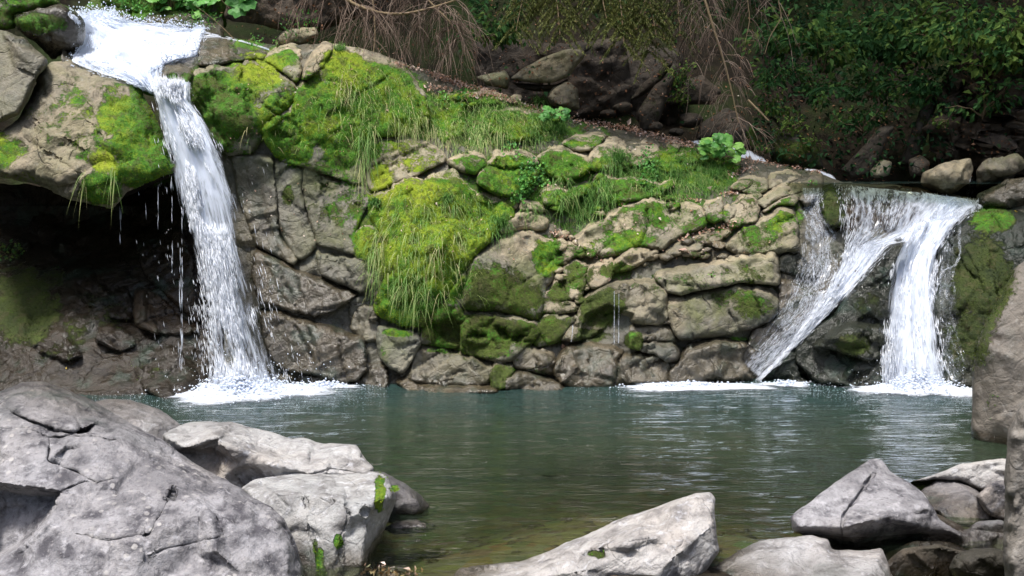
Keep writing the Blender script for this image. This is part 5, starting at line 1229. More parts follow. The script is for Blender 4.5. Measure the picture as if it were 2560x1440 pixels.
# ledge pool above the right fall
X = np.linspace(3.4, 8.0, 60); Y = np.linspace(13.25, 15.6, 40)
V, q = grid(X, Y, lambda a, c: 2.215 + 0.01 * fbm(np.stack([a * 3, c * 6, 0 * a], -1).reshape(-1, 3), 3, 2).reshape(a.shape))
tag(mk('stream_water', V, q, M['water'], attrs={'deep': np.full(len(V), .35)}), kind='structure')

# ---- foam on the pool
def foam_patch(name, label, cx, cy, rx, ry, core=.55, seed=1, n=500, hgt=.05, arc=None):
    root = empty(name, (cx, cy, 0), label, 'foam')
    na, nr = 96, 26
    a, r = np.meshgrid(np.linspace(0, 2 * math.pi, na), np.linspace(0, 1, nr), indexing='ij')
    wob = 1 + .18 * np.sin(3 * a + seed) + .10 * np.sin(7 * a + 2 * seed)
    X = cx + rx * r * wob * np.cos(a); Y = cy + ry * r * wob * np.sin(a)
    V = np.stack([X, Y, 0 * X], -1).reshape(-1, 3)
    rr = r.ravel()
    V[:, 2] = 0.016 + (hgt * np.exp(-(rr / core) ** 2 * 2)) * (0.6 + 1.0 * fbm(V * np.array([7, 9, 1]), 4, seed))
    z = 0.92 - 0.66 * sstep(core * .4, 1.0, rr)
    i = np.arange(na * nr).reshape(na, nr)
    q = np.stack([i[:-1, 1:], i[1:, 1:], i[1:, :-1], i[:-1, :-1]], -1).reshape(-1, 4)
    mk('foam_sheet', V, q, M['foamfilm'], root, {'flow': np.c_[V[:, 0], V[:, 1], z, np.ones(len(V))]})
    n = int(n * .45); b = Batch()
    th = rng.uniform(0, 2 * math.pi, n); ra = np.abs(rng.normal(0, .38, n))
    p = np.stack([cx + rx * ra * np.cos(th), cy + ry * ra * np.sin(th), 0.02 + np.abs(rng.normal(0, hgt * 1.0, n)) * np.exp(-ra * 1.5)], 1)
    drops(b, p, rng.uniform(.006, .03, n) * np.exp(-ra), .7)
    m = n
    th = rng.uniform(0, 2 * math.pi, m); ra = rng.uniform(.7, 1.35, m)
    p = np.stack([cx + rx * ra * np.cos(th), cy + ry * ra * np.sin(th), np.full(m, .008)], 1)
    drops(b, p, rng.uniform(.002, .006, m), .3)
    b.build('bubbles', M['foam'], root, kind='stuff')
foam_patch('foam', 'spreading white foam under the tall left waterfall', -2.9, 11.55, 1.15, .78, .78, 1, 3400, .09)
foam_patch('foam', 'foam trailing off to the right of the tall waterfall base', -2.05, 11.9, .55, .22, .3, 3, 500, .03)
foam_patch('foam', 'long band of foam along the foot of the sliding water', 1.95, 11.88, 1.1, .40, .8, 2, 700, .02)
foam_patch('foam', 'white foam under the right waterfall', 4.40, 11.72, .95, .6, .75, 4, 2800, .08)
foam_patch('foam', 'thin foam at the toe of the dark wedge rock', 3.05, 12.0, .45, .22, .3, 5, 300, .02)
# mist of splash drops round the feet of both falls
b = Batch()
for px, w_, n, dd in [(615, 80, 900, 11.75), (2290, 60, 700, 11.85)]:
    h = np.abs(rng.exponential(26, n))
    drops(b, P(px + rng.normal(0, w_, n), 975 - h, dd + rng.normal(0, .1, n)), rng.uniform(.002, .008, n))
b.build('splash_drops', M['foam'], kind='stuff')

# ================================================================== moss fuzz
mb = Batch()
VV = np.concatenate([c[0] for c in COLLECT]); o_ = np.cumsum([0] + [len(c[0]) for c in COLLECT[:-1]])
TT = np.concatenate([c[1] + o for c, o in zip(COLLECT, o_)]); PP = np.concatenate([c[2] for c in COLLECT])
fa = np.cross(VV[TT[:, 1]] - VV[TT[:, 0]], VV[TT[:, 2]] - VV[TT[:, 0]]); area = np.linalg.norm(fa, axis=1); fn = fa / (area[:, None] + 1e-12)
mz = PP[TT, 0].mean(1); hz = PP[TT, 3].mean(1)
cen = VV[TT].mean(1)
mk_ = np.clip(mz + 0.55 * fbm(cen * 6, 4, 77, .6), 0, 1.2)
def scatter(weight, n):
    w = np.clip(weight, 0, None); w = w / w.sum()
    f = rng.choice(len(TT), n, p=w)
    a, c = rng.random(n), rng.random(n); sw = a + c > 1; a[sw] = 1 - a[sw]; c[sw] = 1 - c[sw]
    A, B_, C_ = VV[TT[f, 0]], VV[TT[f, 1]], VV[TT[f, 2]]
    return A + (B_ - A) * a[:, None] + (C_ - A) * c[:, None], fn[f], f
n = 150000
p, nn, f = scatter(area * np.where(mk_ > .5, mk_, 0) * np.where(cen[:, 1] > 9, 1, .5), n)
hue = np.clip(hz[f] + 0.35 * fbm(p * 4.3, 3, 91) + rng.normal(0, .09, n), 0, 1)
dirn = nn * .8 + rng.normal(0, .5, (n, 3)) - UP * .25
s_ = rng.uniform(.008, .022, n)
leaves(mb, p - nn * .004, dirn, rng.normal(0, 1, (n, 3)), s_, hue, .45, .1)
mb.build('moss', M['moss'], smooth=False, kind='stuff')

# ================================================================== grass on the cliff: hanging and standing
def near(cx, cy, rx, ry, n):
    a = rng.uniform(0, 2 * math.pi, n); r = np.sqrt(rng.random(n))
    return cx + rx * r * np.cos(a), cy + ry * r * np.sin(a)
gb = Batch()
for cx, cy, rx, ry, n, L, tint in [
    (1000,560,80,70,160,.12,.55),(1100,560,90,60,240,.14,.60),(1060,500,110,40,160,.10,.6),(1060,640,70,60,120,.12,.55),(1180,540,60,60,300,.16,.55),
    (1100,290,90,60,260,.18,.7),(1200,300,70,50,260,.18,.7),(1300,320,90,60,600,.2,.65),(1370,310,60,40,500,.24,.45),(1250,270,70,30,400,.2,.6),
    (960,230,80,60,260,.2,.75),(920,350,25,60,160,.3,.6),(1160,350,60,40,300,.26,.75),(1450,520,60,50,420,.2,.5),(1540,400,40,30,420,.22,.4),(1620,440,50,40,420,.22,.4),
    (1740,420,70,50,900,.26,.45),(1780,450,50,40,600,.24,.45),(1690,480,50,30,260,.2,.6),(1340,530,40,20,160,.18,.5),(1500,480,40,40,300,.22,.45),(1400,470,50,30,260,.2,.5),(1030,730,50,60,260,.2,.6),
    (1250,560,30,30,200,.2,.4),(870,210,30,50,120,.16,.9),(940,640,20,70,160,.25,.6)]:
    x, y = near(cx, cy, rx, ry, n); p, nr = cast(x, y); ok = ~np.isnan(p[:, 0]) & (p[:, 1] < 15); p, nr = p[ok], nr[ok]; n = len(p)
    d = nr * .5 + UP * rng.uniform(-.2, .5, n)[:, None] + rng.normal(0, .28, (n, 3))
    blades(gb, p, d, L * rng.uniform(.4, 1.1, n), rng.uniform(.004, .008, n), rng.uniform(.5, 1.6, n), np.clip(tint + rng.normal(0, .18, n), 0, 1))
# long pale strands that hang straight down
for cx, cy, rx, n, L in [(1040,600,9,14,.5),(945,600,8,22,.45),(1085,640,8,10,.3),(905,400,10,24,.45),(1150,330,60,60,.4),(1060,320,60,50,.35),(1010,300,50,40,.3),(1230,330,60,60,.4),(960,600,16,26,.35),(1130,600,40,40,.3),(285,440,10,10,.3),(215,440,5,8,.35)]:
    x, y = near(cx, cy, rx, 30, n); p, nr = cast(x, y); ok = ~np.isnan(p[:, 0]) & (p[:, 1] < 15); p, nr = p[ok], nr[ok]; n = len(p)
    blades(gb, p + nr * .02, nr * .16 - UP * .25 + rng.normal(0, .05, (n, 3)), L * rng.uniform(.5, 1, n), rng.uniform(.004, .008, n), rng.uniform(.75, .95, n), np.clip(.8 + rng.normal(0, .12, n), 0, 1), 5)
for x0, x1, y0, y1, n, L in [(920,1200,470,760,300,.24),(820,1420,230,350,330,.22),(1400,1800,380,480,160,.16),(600,900,200,380,90,.16)]:
    p, nr = cast(rng.uniform(x0, x1, n), rng.uniform(y0, y1, n)); ok = ~np.isnan(p[:, 0]) & (p[:, 1] < 15); p, nr = p[ok], nr[ok]; n = len(p)
    blades(gb, p + nr * .015, nr * .25 + rng.normal(0, .12, (n, 3)) + UP * .1, L * rng.uniform(.3, 1.1, n), rng.uniform(.004, .008, n), rng.uniform(.8, 1.2, n), np.clip(.78 + rng.normal(0, .16, n), 0, 1), 5)
gb.build('grass', M['grass'], smooth=False, kind='stuff')
def tuft(cx, cy, n, L, tint, label, spread=14, cat='grass tuft', name='grass_tuft', droop=(.3, 1.0)):
    b = Batch(); x, y = near(cx, cy, spread, spread * .6, n); p, nr = cast(x, y); ok = ~np.isnan(p[:, 0]); p, nr = p[ok], nr[ok]
    md = np.median(p[:, 1]); ok = np.abs(p[:, 1] - md) < .5; p, nr = p[ok], nr[ok]; n = len(p)
    d = nr * .35 + UP * .9 + rng.normal(0, .38, (n, 3))
    blades(b, p, d, L * rng.uniform(.5, 1.1, n), rng.uniform(.005, .010, n), rng.uniform(*droop, n), np.clip(tint + rng.normal(0, .14, n), 0, 1), 4)
    return b.build(name, M['grass'], smooth=False, label=label, cat=cat, group='grass tufts on the mossy cliff')
for a in [(1545,400,260,.26,.25,'fresh green grass tuft on the upper rocks right of centre'),(1350,255,220,.24,.3,'grass tuft on the ridge below the pinkish stone'),(1400,330,300,.3,.25,'dense blue green grass tuft under the broad leaved plant'),
          (940,510,170,.15,.25,'thick grass tuft hanging from the left corner of the mossy bulge'),(1470,500,240,.26,.3,'grass tuft drooping in the middle of the cliff left of the grey crack'),(1640,445,220,.24,.3,'grass tuft by the leafy sprig in the upper right part'),
          (1450,545,180,.22,.35,'small grass tuft above the tan stones'),(1255,560,200,.24,.35,'grass tuft left of the tan rounded rock'),(1690,440,200,.24,.4,'grass tuft under the bright leaves right part of the ridge'),(1790,440,260,.24,.35,'grass clump hanging beside the bright broad leaves'),
          (1120,500,160,.22,.5,'pale grass tuft in the middle of the mossy bulge'),(850,122,160,.14,.4,'few grass blades at the top of the mossy wall')]:
    tuft(*a)

# ================================================================== leafy plants
def disc_leaf(b, c, nr, R, tint, notch=True, lobes=0):
    """round butterbur-like leaf: a shallow lobed dish with its own rim wave"""
    nr = unit(nr[None])[0]; a = unit(np.cross(nr, np.array([.2, .1, 1.0]))[None])[0]; d = np.cross(nr, a)
    k = 18; ph = np.linspace(0.25 if notch else 0, 2 * math.pi - (0.25 if notch else 0), k)
    rr = R * (1 + .10 * np.sin(ph * 7 + tint * 9) + .05 * np.sin(ph * 13))
    in_ = c + (np.cos(ph)[:, None] * a + np.sin(ph)[:, None] * d) * (rr * .55)[:, None] + nr * R * .06
    ou = c + (np.cos(ph)[:, None] * a + np.sin(ph)[:, None] * d) * rr[:, None] - nr * (R * .12 + R * .06 * np.sin(ph * 5))[:, None]
    V = np.r_[[c], in_, ou]; T = []
    for i in range(k - 1): T += [[0, 1 + i, 2 + i], [1 + i, 1 + k + i, 2 + k + i], [1 + i, 2 + k + i, 2 + i]]
    b.add(V, np.array(T), np.full(len(V), tint))
def plant(cx, cy, rx, ry, n, size, mat, label, cat='plant', name='leafy_plant', group='leafy plants on the rocks and bank', d=None, out=.06, kind_='kite', tint=.5, stems=6, aspect=.6, parent_d=None, var=.25):
    b = Batch(); x, y = near(cx, cy, rx, ry, n)
    if d is None:
        p, nr = cast(x, y); ok = ~np.isnan(p[:, 0]); p, nr = p[ok], nr[ok]
        md = np.median(p[:, 1]); p[:, 1] = np.clip(p[:, 1], md - .35, md + .25)
    else:
        p = P(x, y, d + rng.normal(0, .12, n)); nr = np.tile([0, -1.0, .3], (n, 1))
    n = len(p); p = p + nr * rng.uniform(0.01, out, n)[:, None] + UP * rng.uniform(0, out, n)[:, None]
    base = p.mean(0); base[2] = p[:, 2].min()
    root = empty(name, base, label, cat, group)
    tt = np.clip(tint + rng.normal(0, var, n), 0, 1)
    if kind_ == 'kite':
        leaves(b, p, unit(p - base) + rng.normal(0, .6, (n, 3)) - UP * .1, np.array([0, -.5, .8]) + rng.normal(0, .45, (n, 3)), size * rng.uniform(.5, 1.2, n), tt, aspect)
    else:
        for i in range(n): disc_leaf(b, p[i], np.array([rng.normal(0, .35), -.75, .75 + rng.normal(0, .3)]), size * rng.uniform(.55, 1.15), tt[i])
    b.build('foliage', M[mat], root, smooth=False, kind='stuff')
    s = Batch()
    for i in rng.choice(n, min(stems, n), replace=False):
        u = np.linspace(0, 1, 6)[:, None]
        pt = base + np.array([0, .08, 0]) + (p[i] - base) * u + np.array([0, -.03, .04]) * np.sin(u * 3.1)
        tube(s, pt, .006, .002, .3, 3)
    s.build('stem', M['bark'], root)
    return root
for a in [(1800,384,54,28,46,.075,'bright',dict(kind_='disc',tint=.55,out=.10,d=14.25),'bright green broad leaved plant on the right part of the ridge'),
          (1385,292,36,18,22,.055,'bright',dict(kind_='disc',tint=.35,out=.08,d=14.1),'blue green broad leaved plant on the ridge crest'),
          (1300,490,26,34,150,.05,'bright',dict(tint=.5,aspect=.9),'bright clover like plant above the tan dome'),(1330,440,34,30,150,.045,'bright',dict(tint=.35,aspect=.9),'dark green small leaved plant beside the stacked pale stones'),
          (1335,470,40,18,90,.045,'bright',dict(tint=.6,aspect=.9),'low bright leaves right of the clover like plant'),(1620,430,26,50,120,.05,'bright',dict(tint=.3,aspect=.8),'upright leafy sprig with blue green leaves in the upper right part'),
          (1275,385,22,12,50,.04,'bright',dict(tint=.45,aspect=.9),'tiny leafy patch on top of the stacked pale stones'),(1110,255,14,12,24,.05,'bright',dict(tint=.6,aspect=.7),'few bright leaves high on the mossy wall'),
          (1155,255,12,20,30,.05,'bright',dict(tint=.2,aspect=.6),'narrow dark leaved sprig by the flat tan stone'),(2030,470,10,6,16,.03,'bright',dict(tint=.6,aspect=.8),'tiny bright sprig at the corner over the trickles'),
          (20,640,38,24,110,.05,'leaf',dict(tint=.8,aspect=.9),'small leafy clump at the left edge in front of the cave'),(1780,700,8,5,10,.03,'bright',dict(tint=.5),'few leaves in the crack of the long block'),
          (585,8,44,26,9,.13,'bright',dict(kind_='disc',tint=.3,out=.2),'large round leaf hanging over the top of the left cascade'),(500,18,60,30,20,.085,'bright',dict(kind_='disc',tint=.5,out=.2),'cluster of broad green leaves at the top edge above the cascade'),
          (430,8,50,26,26,.07,'bright',dict(kind_='disc',tint=.45,out=.2),'small broad leaves left of the large round leaf'),(360,18,60,26,180,.05,'bright',dict(tint=.35),'low leafy growth above the cascade at the top edge'),
          (500,55,50,22,140,.05,'bright',dict(tint=.5,aspect=.35),'grassy leaves hanging to the foam of the cascade'),(640,112,20,14,40,.04,'bright',dict(tint=.4),'little green plant left of the brown rock shelf'),
          (755,75,50,40,110,.055,'bright',dict(tint=.3,aspect=.4),'feathery green plant on the edge of the brown rock shelf'),(690,120,10,6,16,.035,'bright',dict(tint=.6),'tiny bright leaf pair on the mossy slope')]:
    plant(*a[:7], a[8], **a[7])
# ================================================================== shaded bank: undergrowth, shrubs, ferns
def bank_points(x0, x1, y0, y1, n, dmin=14.9):
    x = rng.uniform(x0, x1, n); y = rng.uniform(y0, y1, n)
    p, nr = cast(x, y); ok = ~np.isnan(p[:, 0]) & (p[:, 1] > dmin)
    return p[ok], nr[ok]
b = Batch()
p, nr = bank_points(1180, 2700, -120, 440, 19000)
dens = fbm(p * 1.3, 4, 51)
pxx = 1280 + F * p[:, 0] / p[:, 1]; pyy = 420 - F * (p[:, 2] - CAM_H) / p[:, 1]
ok = (dens + rng.uniform(-.25, .5, len(p)) > 0.02) & ((pxx > 1880) | (pyy < 60) | (rng.random(len(p)) < .04)) & ~((pxx > 2370) & (pyy > 170) & (rng.random(len(p)) < .9)) & ~((pyy > 230) & (rng.random(len(p)) < .55)) & (fbm(p * .55 + 3, 3, 88) > -.22); p, nr = p[ok], nr[ok]; n = len(p)
sc = rng.uniform(.045, .12, n)
leaves(b, p + nr * (rng.random(n)[:, None] ** 2) * .28 + rng.normal(0, .03, (n, 3)), rng.normal(0, 1, (n, 3)) + np.array([0, -.6, -.4]), np.array([0, -.4, .9]) + rng.normal(0, .5, (n, 3)), sc,
       np.clip(.30 + .5 * fbm(p * .9, 3, 61) + rng.normal(0, .2, n), 0, 1), .62)
b.build('undergrowth', M['leaf'], smooth=False, kind='stuff')
b = Batch()
p, nr = bank_points(560, 2700, -120, 470, 4500, 14.4); n = len(p)
leaves(b, p + nr * .01, rng.normal(0, 1, (n, 3)), nr + rng.normal(0, .4, (n, 3)), rng.uniform(.02, .06, n), np.clip(rng.normal(.10, .12, n), 0, 1), .6, .1)
b.build('leaf_litter', M['litter'], smooth=False, kind='stuff')

def shrub(cx, cy, r, d, n, size, tint, label, mat='leaf', aspect=.6, name='leafy_shrub', cat='shrub', flat=.8):
    c = P(cx, cy, d); R = r / F * d
    root = empty(name, c - UP * R, label, cat, 'shrubs on the shaded bank')
    s, b = Batch(), Batch()
    tips = []
    for k in range(9):
        a = rng.uniform(0, 2 * math.pi); e = rng.uniform(.1, 1.2)
        v = np.array([math.cos(a) * math.cos(e), math.sin(a) * math.cos(e) * .7 - .25, math.sin(e)]) * R * rng.uniform(.8, 1.5)
        u = np.linspace(0, 1, 7)[:, None]
        pt = c - UP * R * .9 + np.array([0, .25, 0]) + v * 1.2 * u + UP * R * (.5 * u - .45 * u * u) + rng.normal(0, .015, (7, 3))
        tube(s, pt, .012, .003, .35, 4); tips.append(pt)
    tips = np.concatenate([t[2:] for t in tips])
    q = tips[rng.integers(0, len(tips), n)] + rng.normal(0, R * .24, (n, 3)) * np.array([1, .8, flat])
    leaves(b, q, unit(q - c) + rng.normal(0, .6, (n, 3)) - UP * .3, np.array([0, -.6, .9]) + rng.normal(0, .35, (n, 3)), size * 1.45 * rng.uniform(.5, 1.3, n),
           np.clip(tint + .28 + .35 * fbm(q * 5, 2, 3) + rng.normal(0, .15, n), 0, 1), aspect)
    b.build('foliage', M[mat], root, smooth=False, kind='stuff'); s.build('stem', M['bark'], root)
for a in [(1990,60,70,15.8,500,.08,.45,'leafy shrub with mid green leaves below the top edge right of the hanging dead branch'),(2070,120,60,15.7,420,.07,.5,'shrub in the upper middle of the shaded bank'),(2160,60,80,16.0,520,.08,.4,'dense dark shrub on the bank near the top edge'),
          (2280,90,80,15.9,560,.08,.45,'broad leaved shrub left of the brown rock face at the top'),(2420,50,90,15.2,620,.085,.55,'shrub hanging over the top of the brown rock face'),(2520,120,70,14.9,460,.08,.6,'olive green shrub at the right edge over the rock face'),
          (2200,180,70,15.7,420,.07,.42,'low dark shrub in the middle of the shaded bank'),(2330,190,60,15.5,400,.07,.45,'shrub overhanging the dark hollow'),(1930,170,50,15.6,320,.06,.45,'small shrub right of the hanging dead branch'),
          (2060,210,50,15.6,340,.06,.4,'small shrub above the fern'),(1930,250,40,15.5,240,.055,.5,'ivy like clump on the dark bank left of the fern'),(2170,270,60,15.5,300,.06,.4,'sparse shrub above the tilted flat slab'),
          (1985,300,28,15.2,150,.045,.9,'yellow green sprig lit above the low mossy boulder'),(2040,345,22,15.1,90,.04,.6,'tiny shrub on the low mossy boulder'),(1700,180,34,15.6,200,.05,.6,'trailing ivy on the rock left of the dead branch'),
          (1700,225,26,15.5,140,.045,.65,'ivy end trailing below the rock left of the dead branch'),(2480,230,60,15.0,240,.07,.4,'few leaves clinging to the furrowed rock face'),(2540,60,70,14.6,380,.08,.7,'yellowish green shrub in the top right corner'),
          (1240,40,60,15.2,340,.08,.35,'dark ivy shrub between the dead twigs and the spruce boughs'),(2375,300,16,15.0,50,.05,.8,'single bright sprig in front of the dark hollow'),(1215,75,24,14.9,60,.05,.7,'thin sprig at the tip of the dead twigs'),
          (780,110,46,14.6,160,.045,.6,'thin green plants under the dead twigs'),(1915,365,18,15.1,70,.04,.75,'small green plant beside the grey boulder'),(2300,30,60,15.5,300,.09,.6,'large leaved shrub at the top right part')]:
    shrub(*a)
def fern(cx, cy, d, n, L, label, tint=.5):
    c = P(cx, cy, d); root = empty('fern', c, label, 'fern', 'ferns on the shaded bank'); b = Batch()
    for k in range(n):
        a = rng.uniform(0, 2 * math.pi); v = np.array([math.cos(a), math.sin(a) * .6 - .35, .55]); l = L * rng.uniform(.7, 1.1)
        u = np.linspace(.06, 1, 22)[:, None]
        pt = c + unit(v[None]) * l * u - UP * l * .75 * u * u
        tg = unit(np.gradient(pt, axis=0)); sd = unit(np.cross(tg, UP)); w = (l * .24 * np.sin(np.clip(u * 2.7 + .35, 0, math.pi)))[:, 0]
        fr = Batch()
        leaves(fr, pt, sd + tg * .35, np.tile(UP, (22, 1)), w, np.clip(tint + rng.normal(0, .08), 0, 1), .3, .02)
        leaves(fr, pt, -sd + tg * .35, np.tile(UP, (22, 1)), w, np.clip(tint + rng.normal(0, .08), 0, 1), .3, .02)
        tube(fr, pt, .004, .002, tint, 3)
        fr.build('frond', M['leaf'], root, smooth=False)
for a in [(2075,225,15.1,9,.42,'fern with drooping fronds in the middle of the dark bank'),(1920,215,15.3,6,.34,'fern left of the larger drooping one'),(2240,215,15.3,6,.36,'fern high above the tilted flat slab'),(1990,110,15.3,6,.36,'fern near the bare forked twig'),
          (1965,385,14.9,4,.18,'small fern low by the stream'),(2180,110,15.4,6,.38,'fern under the dense dark shrub'),(1600,62,15.0,5,.3,'fern among the spruce boughs')]:
    fern(*a)

# ================================================================== dead branches
def curve(p0, v, L, droop, n=7, wob=.02):
    u = np.linspace(0, 1, n)[:, None]
    return p0 + unit(np.asarray(v, float)[None]) * L * u - UP * L * droop * u * u + np.cumsum(rng.normal(0, wob * L / n * 2, (n, 3)), 0) * np.minimum(1, np.arange(n))[:, None]
def dead_branch(path, d, label, twigs, r0=.028, r1=.008, side=1.0, Lt=(.35, .75), droop=.8, name='dead_branch', dirs=None, fine=5, tint=.45):
    pts = np.array([P(x, y, d + dz) for x, y, dz in path])
    t = np.linspace(0, len(pts) - 1, 26)
    pts = np.stack([np.interp(t, np.arange(len(pts)), pts[:, k]) for k in range(3)], 1)
    for _ in range(2): pts[1:-1] = .5 * pts[1:-1] + .25 * (pts[:-2] + pts[2:])
    root = empty(name, pts[0], label, 'branch')
    b = Batch(); tube(b, pts, r0, r1, .6, 6); b.build('limb', M['bark'], root)
    tw = Batch()
    for k in range(twigs):
        i = rng.integers(0, len(pts)); f = i / len(pts)
        s = -1 if rng.random() < .5 else 1
        v = np.array([s * side * rng.uniform(.3, 1), rng.uniform(-.6, .4), rng.uniform(-1.0, .35)]) if dirs is None else dirs(rng)
        L = rng.uniform(*Lt) * (1 - .35 * f)
        c = curve(pts[i], v, L, droop * rng.uniform(.2, 1.5), 9, .05)
        tube(tw, c, .006, .002, np.clip(tint + rng.normal(0, .2), 0, 1), 3)
        for j in range(fine):
            q = rng.integers(2, 9)
            v2 = unit((c[q] - c[q - 1])[None])[0] + rng.normal(0, .5, 3) - UP * .2
            c2 = curve(c[q], v2, L * rng.uniform(.25, .6), .5, 5, .04)
            tube(tw, c2, .0035, .0015, np.clip(tint + rng.normal(0, .25), 0, 1), 3)
    tw.build('twigs', M['twig'], root, kind='stuff')
dead_branch([(1740,-90,.2),(1762,0,0),(1790,90,-.05),(1815,170,-.1),(1832,240,-.12),(1846,306,-.15)], 14.5, 'long dead spruce branch hanging down from the top right of centre', 60, .022, .006, 1, (.22, .62), .8, fine=8, tint=.6)
dead_branch([(1855,-90,.3),(1868,-10,.2),(1875,50,.2),(1862,110,.2)], 14.9, 'shorter dead branch with fine twigs right of the long hanging one', 24, .012, .004, 1, (.25, .5), 1.2, fine=6, tint=.35)
dead_branch([(1690,-90,.3),(1716,-20,.3),(1730,40,.3),(1725,100,.2)], 14.9, 'fine dead twigs left of the long hanging branch', 22, .010, .004, 1, (.25, .5), 1.2, fine=6, tint=.35)
dead_branch([(800,-60,.1),(850,-10,0),(900,18,-.05),(955,34,-.08),(1010,36,-.1),(1080,20,-.1),(1140,0,-.1)], 14.2, 'arching dead bough at the top with a curtain of hanging brown twigs', 64, .026, .012, 1, (.35, .75), 0.95, fine=7,
            dirs=lambda r: np.array([r.uniform(-1, 1), r.uniform(-.5, .3), r.uniform(-.8, .4)]))
dead_branch([(980,-90,.1),(1040,-30,0),(1090,20,-.05),(1130,60,-.1),(1160,100,-.1)], 14.3, 'dense dead twigs drooping over the ridge left of the dark overhang', 84, .018, .006, 1, (.35, .65), 1.0, fine=8,
            dirs=lambda r: np.array([r.uniform(-1, .9), r.uniform(-.5, .3), r.uniform(-.8, .4)]))
dead_branch([(920,-60,.4),(935,20,.35),(938,90,.3),(934,130,.25)], 14.2, 'straight grey stem standing among the hanging twigs', 6, .014, .008, 1, (.2, .4), .8)
dead_branch([(1960,-60,0),(1945,0,0),(1955,44,0),(1925,90,0),(1912,135,0)], 14.8, 'pale bare forked twig in front of the dark shrubs', 5, .010, .004, 1, (.3, .6), .5, fine=1, tint=.9)
dead_branch([(1284,-60,0),(1282,10,0),(1286,56,0),(1312,84,0)], 14.6, 'thin bent bare twig hanging before the dark ivy', 3, .007, .003, 1, (.1, .3), .5, fine=1, tint=.9)
dead_branch([(1870,250,.1),(1895,275,.0),(1922,302,-.05)], 15.0, 'grey broken stick leaning over the dark gap', 1, .016, .009, 1, (.1, .2), .5, fine=0)

# live spruce boughs
def bough(x0, y0, x1, y1, d, label, n=26, tint=.6):
    n = int(n * 1.5)
    a, c = P(x0, y0, d - .2), P(x1, y1 + 18, d - .8)
    root = empty('spruce_bough', a, label, 'branch', 'green spruce boughs at the top edge')
    lb, nb_ = Batch(), Batch()
    u = np.linspace(0, 1, 12)[:, None]; main = a + (c - a) * u + UP * .12 * np.sin(u * 3.1)
    tube(lb, main, .014, .005, .4, 4)
    for k in range(n):
        i = rng.integers(1, 12); s = rng.choice([-1, 1]); dv = unit((c - a)[None])[0]
        v = dv * .7 + s * np.array([1, .1, 0]) * .8 + rng.normal(0, .15, 3)
        L = rng.uniform(.18, .42)
        cv = curve(main[i], v, L, .35, 8, .01)
        tube(lb, cv, .004, .002, .35, 3)
        m = 120; t = rng.uniform(0, 7, m); j = t.astype(int).clip(0, 6); f = (t - j)[:, None]
        q = cv[j] * (1 - f) + cv[j + 1] * f; tg = unit(cv[j + 1] - cv[j])
        blades(nb_, q, tg * .6 + rng.normal(0, .6, (m, 3)), rng.uniform(.03, .055, m), .012, 0.1, np.clip(tint + rng.normal(0, .2, m), 0, 1), 1)
    lb.build('limb', M['bark'], root); nb_.build('needles', M['needle'], root, smooth=False, kind='stuff')
for a in [(1330,-60,1290,60,15.0,'spruce bough left of the row at the top edge',30),(1380,-70,1400,70,14.9,'spruce bough above the pointed slab',34,.7),(1440,-60,1340,30,15.2,'upper spruce bough above the pointed slab',30),(1480,-70,1520,50,15.0,'spruce bough in the middle of the row at the top',34),
          (1540,-60,1560,90,14.9,'olive spruce bough drooping low over the dark rocks',36,.75),(1600,-70,1640,70,15.0,'spruce bough left of the fine dead twigs',34,.6),(1660,-60,1600,20,15.1,'short spruce bough near the fine dead twigs',26),(1680,-70,1700,60,15.2,'spruce bough behind the fine dead twigs',26,.4),(1500,-60,1440,40,15.3,'back spruce bough in the row at the top edge',28,.4),
          (1570,30,1620,110,15.1,'lower tip of the olive spruce boughs',20,.75)]:
    bough(*a)

# unseen spruces added on the slope behind, crowns widened to shade the bank
def spruce(x, y, h, r, label, seed):
    z0 = float(ground_h(np.array([x]), np.array([y]))[0]) - .2
    root = empty('shade_spruce_tree', (x, y, z0), label, 'tree', 'unseen spruces added above the picture to shade the bank')
    t = Batch(); u = np.linspace(0, 1, 12)[:, None]
    base = np.array([x, y, z0]); tube(t, base + UP * h * u + rng.normal(0, .03, (12, 3)), .22, .03, .4, 10); t.build('trunk', M['bark'], root)
    b = Batch(); l = Batch()
    for k in range(230):
        f = rng.uniform(.22, .98); a = rng.uniform(0, 2 * math.pi); L = r * (1.15 - f) * rng.uniform(.7, 1.1)
        s = base + UP * h * f
        c = curve(s, [math.cos(a), math.sin(a), .1], L, .3, 8, .01)
        tube(l, c, .03, .008, .35, 3)
        m = 46; q = c[rng.integers(1, 8, m)] + rng.normal(0, .12, (m, 3))
        leaves(b, q, np.array([math.cos(a), math.sin(a), -.4]) + rng.normal(0, .6, (m, 3)), UP + rng.normal(0, .2, (m, 3)), rng.uniform(.2, .5, m), np.clip(rng.normal(.4, .15, m), 0, 1), .5, -.1)
    b.build('crown', M['needle'], root, smooth=False, kind='stuff'); l.build('limb', M['bark'], root)
for i, (x, y, h, r, lb) in enumerate([(-4.4,21.5,12,5.5,'added spruce behind the cascade at the left above the picture'),(-.8,21.5,13,6.6,'added spruce above the hanging brown twigs'),(2.4,21.0,12,7.0,'added spruce behind the green boughs in the middle'),(5.4,21.0,13,7.4,'added spruce shading the bank'),(8.4,20.5,12,7.2,'added spruce above the furrowed rock face'),(11.8,19.5,12,6.6,'added spruce beyond the right edge')]):
    spruce(x, y, h, r, lb, i)

